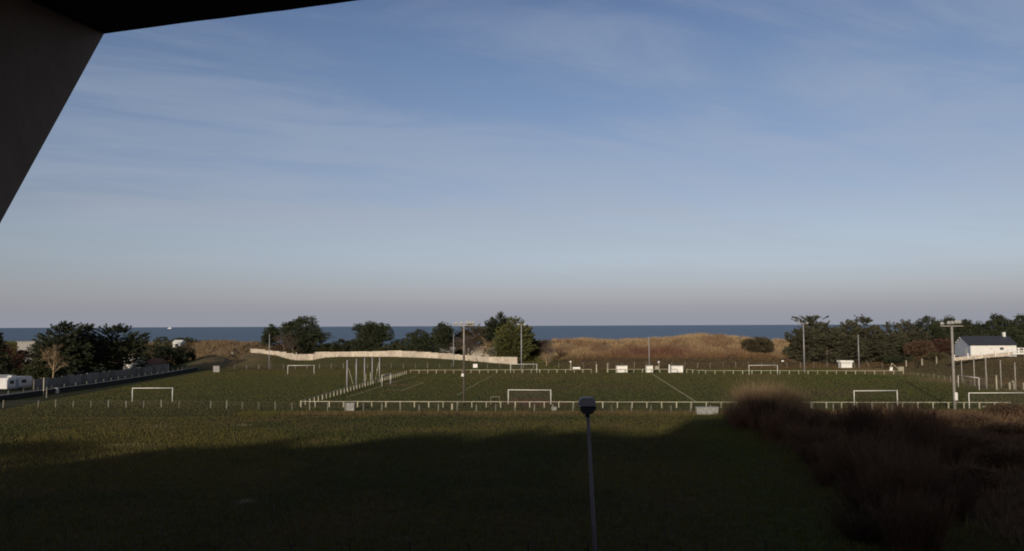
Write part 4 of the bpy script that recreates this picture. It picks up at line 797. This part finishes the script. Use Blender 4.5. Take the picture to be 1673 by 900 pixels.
def shrub(x, y, hh, me, label, grp, rz, wide=1.0):
    rt = empty('bare_shrub', (x, y, h(x, y)), rz, label, 'shrub', grp); link('twigs', me, rt, scale=(wide, wide, hh / 6)); return rt
GT = 'bare shrubs of the thicket'
rr = random.Random(21)
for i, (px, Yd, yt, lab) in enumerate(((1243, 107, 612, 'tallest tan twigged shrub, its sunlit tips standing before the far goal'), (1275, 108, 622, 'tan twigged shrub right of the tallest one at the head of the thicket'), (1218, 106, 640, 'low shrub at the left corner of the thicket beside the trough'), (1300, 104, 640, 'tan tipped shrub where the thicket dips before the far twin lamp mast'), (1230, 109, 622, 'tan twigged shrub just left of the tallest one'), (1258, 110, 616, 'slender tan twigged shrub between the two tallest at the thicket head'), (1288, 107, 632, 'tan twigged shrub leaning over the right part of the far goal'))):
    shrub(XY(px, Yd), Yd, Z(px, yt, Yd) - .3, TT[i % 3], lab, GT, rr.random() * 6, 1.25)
plan = []
for px, Yd, yt in ((1205, 103, 655), (1232, 101, 648), (1258, 99, 645), (1285, 98, 655), (1312, 96, 672), (1262, 92, 660), (1300, 90, 672), (1335, 88, 700), (1366, 100, 688), (1392, 94, 668), (1418, 92, 658), (1448, 96, 676), (1478, 96, 672), (1505, 94, 676), (1535, 98, 682),
                (1310, 84, 690), (1345, 81, 712), (1375, 84, 690), (1408, 80, 668), (1440, 82, 680), (1475, 84, 680), (1515, 84, 690), (1545, 84, 702), (1330, 76, 735), (1362, 73, 712), (1398, 72, 690), (1435, 72, 688), (1472, 72, 694), (1508, 73, 700), (1545, 75, 715),
                (1352, 67, 750), (1390, 64, 735), (1432, 63, 715), (1478, 62, 710), (1520, 63, 716), (1398, 57, 775), (1445, 56, 750), (1492, 55, 740), (1535, 56, 745), (1470, 48, 800), (1520, 48, 790), (1420, 50, 820)):
    plan.append((px, Yd, yt - (11 if 1380 <= px <= 1548 and Yd > 78 else 0)))
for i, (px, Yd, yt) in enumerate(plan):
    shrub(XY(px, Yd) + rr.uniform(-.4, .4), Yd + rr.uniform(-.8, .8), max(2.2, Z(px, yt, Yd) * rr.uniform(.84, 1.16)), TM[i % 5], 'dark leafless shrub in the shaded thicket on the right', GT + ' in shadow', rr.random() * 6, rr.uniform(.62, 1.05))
bare_tree(1527, 615, 82, 'thin bare sapling standing above the right part of the thicket', 80, M['twig'], 70, w0=.09, kids=3, depth=4, trunk=.3)
for i, (px, Yd, yt, wp, lab) in enumerate(((1650, 112, 676, 60, 'dark low bramble mound near the right edge goal'), (1600, 100, 700, 50, 'low brown bramble mound right of the thicket'), (1655, 92, 722, 70, 'low dark bramble mound at the right edge'), (1600, 80, 745, 60, 'low dark bramble mound below the brown grass'), (1650, 72, 770, 80, 'wide low bramble mound in the right corner shade'), (1590, 66, 800, 70, 'low bramble mound beside the foot of the thicket'))):
    T_(px, wp, yt, Yd, 'bush', lab, 200 + i, cat='bramble', name='bramble_mound', m=M['brownleaf'], leaf=.14, dens=2)

# ------------------------------------------------------------------ the building the picture is taken from
rc = ray(170, 55); Cc = rc * (2.34 / rc.y); re_ = ray(590, 0); Ec = re_ * (Cc.z / re_.z); au = math.atan2(Ec.y - Cc.y, Ec.x - Cc.x)
c0 = CAMH; rt = empty('apartment_building', (0, 0, 0), au, 'dark loggia side wall and roof edge of the building in the upper left corner', 'building')
LU = Cc.x * math.cos(au) + Cc.y * math.sin(au); LN = -Cc.x * math.sin(au) + Cc.y * math.cos(au); ez = Cc.z
rl = ray(0, 365); ru = rl.x * math.cos(au) + rl.y * math.sin(au); rn = -rl.x * math.sin(au) + rl.y * math.cos(au); tq = LU / ru; ln_, lz_ = rn * tq, rl.z * tq
sl = (LN - ln_) / (ez - lz_)
fl = c0 - 1.5
MB().prism([(LU, -.3, fl), (LU, ln_ - sl * (lz_ + 1.5), fl), (LU, ln_, c0 + lz_), (LU, LN, c0 + ez), (LU, -.3, c0 + ez)], (-.18, 0, 0)).build('side_wall', M['facade'], rt)
ed = [(-4.5, LN)]; rr = random.Random(3); xq = LU - .08
while xq < 4.0: ed.append((xq, LN + rr.uniform(-.0012, .0012) + .0015 * math.sin(xq * 9))); xq += .07
ed.append((4.2, LN))
MB().prism([(-4.5, -.3, c0 + ez)] + [(a, b, c0 + ez) for a, b in ed] + [(4.2, -.3, c0 + ez)], (0, 0, .22)).build('eave', M['soffit'], rt)
MB().box((.2, .75, fl - .1), (6.4, 2.3, .2)).build('balcony_floor', M['conc'], rt)
for k in range(22): MB().tube((-1.7 + k * .2, 1.8, fl), (-1.7 + k * .2, 1.8, fl + .85), .012, n=5).build('baluster', M['dark'], rt)
MB().tube((-1.75, 1.8, fl + .86), (3.0, 1.8, fl + .86), .025, n=6).build('handrail', M['dark'], rt)
# main volume: roofline found from where its shadow ends on the field
edge = [(-260, 800), (-60, 778), (0, 768), (60, 752), (130, 738), (200, 727), (250, 722.5), (330, 724), (400, 721.5), (550, 722), (600, 719), (640, 711), (690, 706), (742, 703), (760, 712), (880, 708), (930, 702), (962, 698), (1000, 704), (1085, 712), (1100, 700), (1128, 684), (1180, 682)]
L_ = []; NR = -6.0; ca, sa = math.cos(au), math.sin(au)
for (px, py) in edge:
    p = P(px, py); u = p.x * ca + p.y * sa; n_ = -p.x * sa + p.y * ca; da = SUN_AZ - (-au); Ln = (n_ - NR) / math.cos(da); L_.append((u - Ln * math.sin(da), Ln * math.tan(SUN_EL)))
L_.sort(); u_last = L_[-1][0]
L_ += [(u_last + 2, 29.4), (u_last + 9, 29.7), (u_last + 15, 29.2), (u_last + 15.2, 27.0), (u_last + 40, 25.5), (u_last + 70, 24.5)]
ROOF = list(L_)
L_ = [(u, z - 0.7 if u < u_last - 6 else z) for u, z in L_]
pts = [(L_[0][0], NR, 0)] + [(u, NR, z) for u, z in L_] + [(L_[-1][0], NR, 0)]
MB().prism(pts, (0, -8, 0)).build('main_block', M['facade'], rt)
MB().box((-3.2, -3.2, c0 - 4.5), (2.4, 5.6, 0.3)).build('rear_slab', M['facade'], rt)
MB().box((.2, -3.25, c0 / 2 + .45), (9.0, 5.5, c0 + .9)).build('bay_volume', M['facade'], rt)
# tall garden trees behind the building: their tops soften the edge of its shadow on the field
rr = random.Random(12); ur = [a for a, b in ROOF]; zr_ = [b for a, b in ROOF]
for i, (u, dzz) in enumerate([(-74, 1.2), (-66, -.4), (-57, .8), (-49, -1.0), (-40, .1), (-33, 1.0), (-25, -.2), (-17, .7), (-9, -.3), (-2, 1.1), (5, .2), (12, .9)]):
    n_ = -20 - rr.uniform(0, 4); Ht = float(np.interp(u, ur, zr_)) + (-n_ - 6) * math.tan(SUN_EL) + dzz; wx, wy = u * ca - n_ * sa, u * sa + n_ * ca
    t = empty('garden_tree', (wx, wy, 0), label='tall tree behind the building, its top casting the soft shadow edge on the field', cat='tree', group='trees behind the building')
    w = rr.uniform(8, 11); bl = [(0, 0, Ht - 5, w * .45, w * .45, 4.2), (w * .3, 0, Ht - 6, w * .25, w * .25, 2.5), (-w * .3, 0, Ht - 5.4, w * .25, w * .25, 2.6)]
    me, C = crown_mesh('crown', M['pine'], bl, 150, 22, .4, 300 + i, 'pine', w, Ht / .98); link('crown', me, t); MB().tube((0, 0, 0), (0, 0, Ht - 4), .45, .15, n=7).build('trunk', M['bark'], t)
p = P(70, 731); u, n_ = p.x * ca + p.y * sa, -p.x * sa + p.y * ca; Ln = (n_ + 22) / math.cos(SUN_AZ + au); u -= Ln * math.sin(SUN_AZ + au); zt = Ln * math.tan(SUN_EL)
t = empty('garden_tree', (u * ca + 22 * sa, u * sa - 22 * ca, 0), label='unseen flat crowned tree, added to cast the separate dark band at lower left', cat='tree', group='trees behind the building')  # tree out of view, added with a thin crown to cast the separate band
me, C = crown_mesh('crown', M['pine'], [(0, 0, zt - .3, 6, 3, .9), (-3, 0, zt, 4, 3, .6)], 200, 22, .35, 401, 'pine', 13, (zt + .8) / .98); link('crown', me, t); MB().tube((0, 0, 0), (0, 0, zt), .4, .15, n=7).build('trunk', M['bark'], t)
print('objects', len(bpy.data.objects))
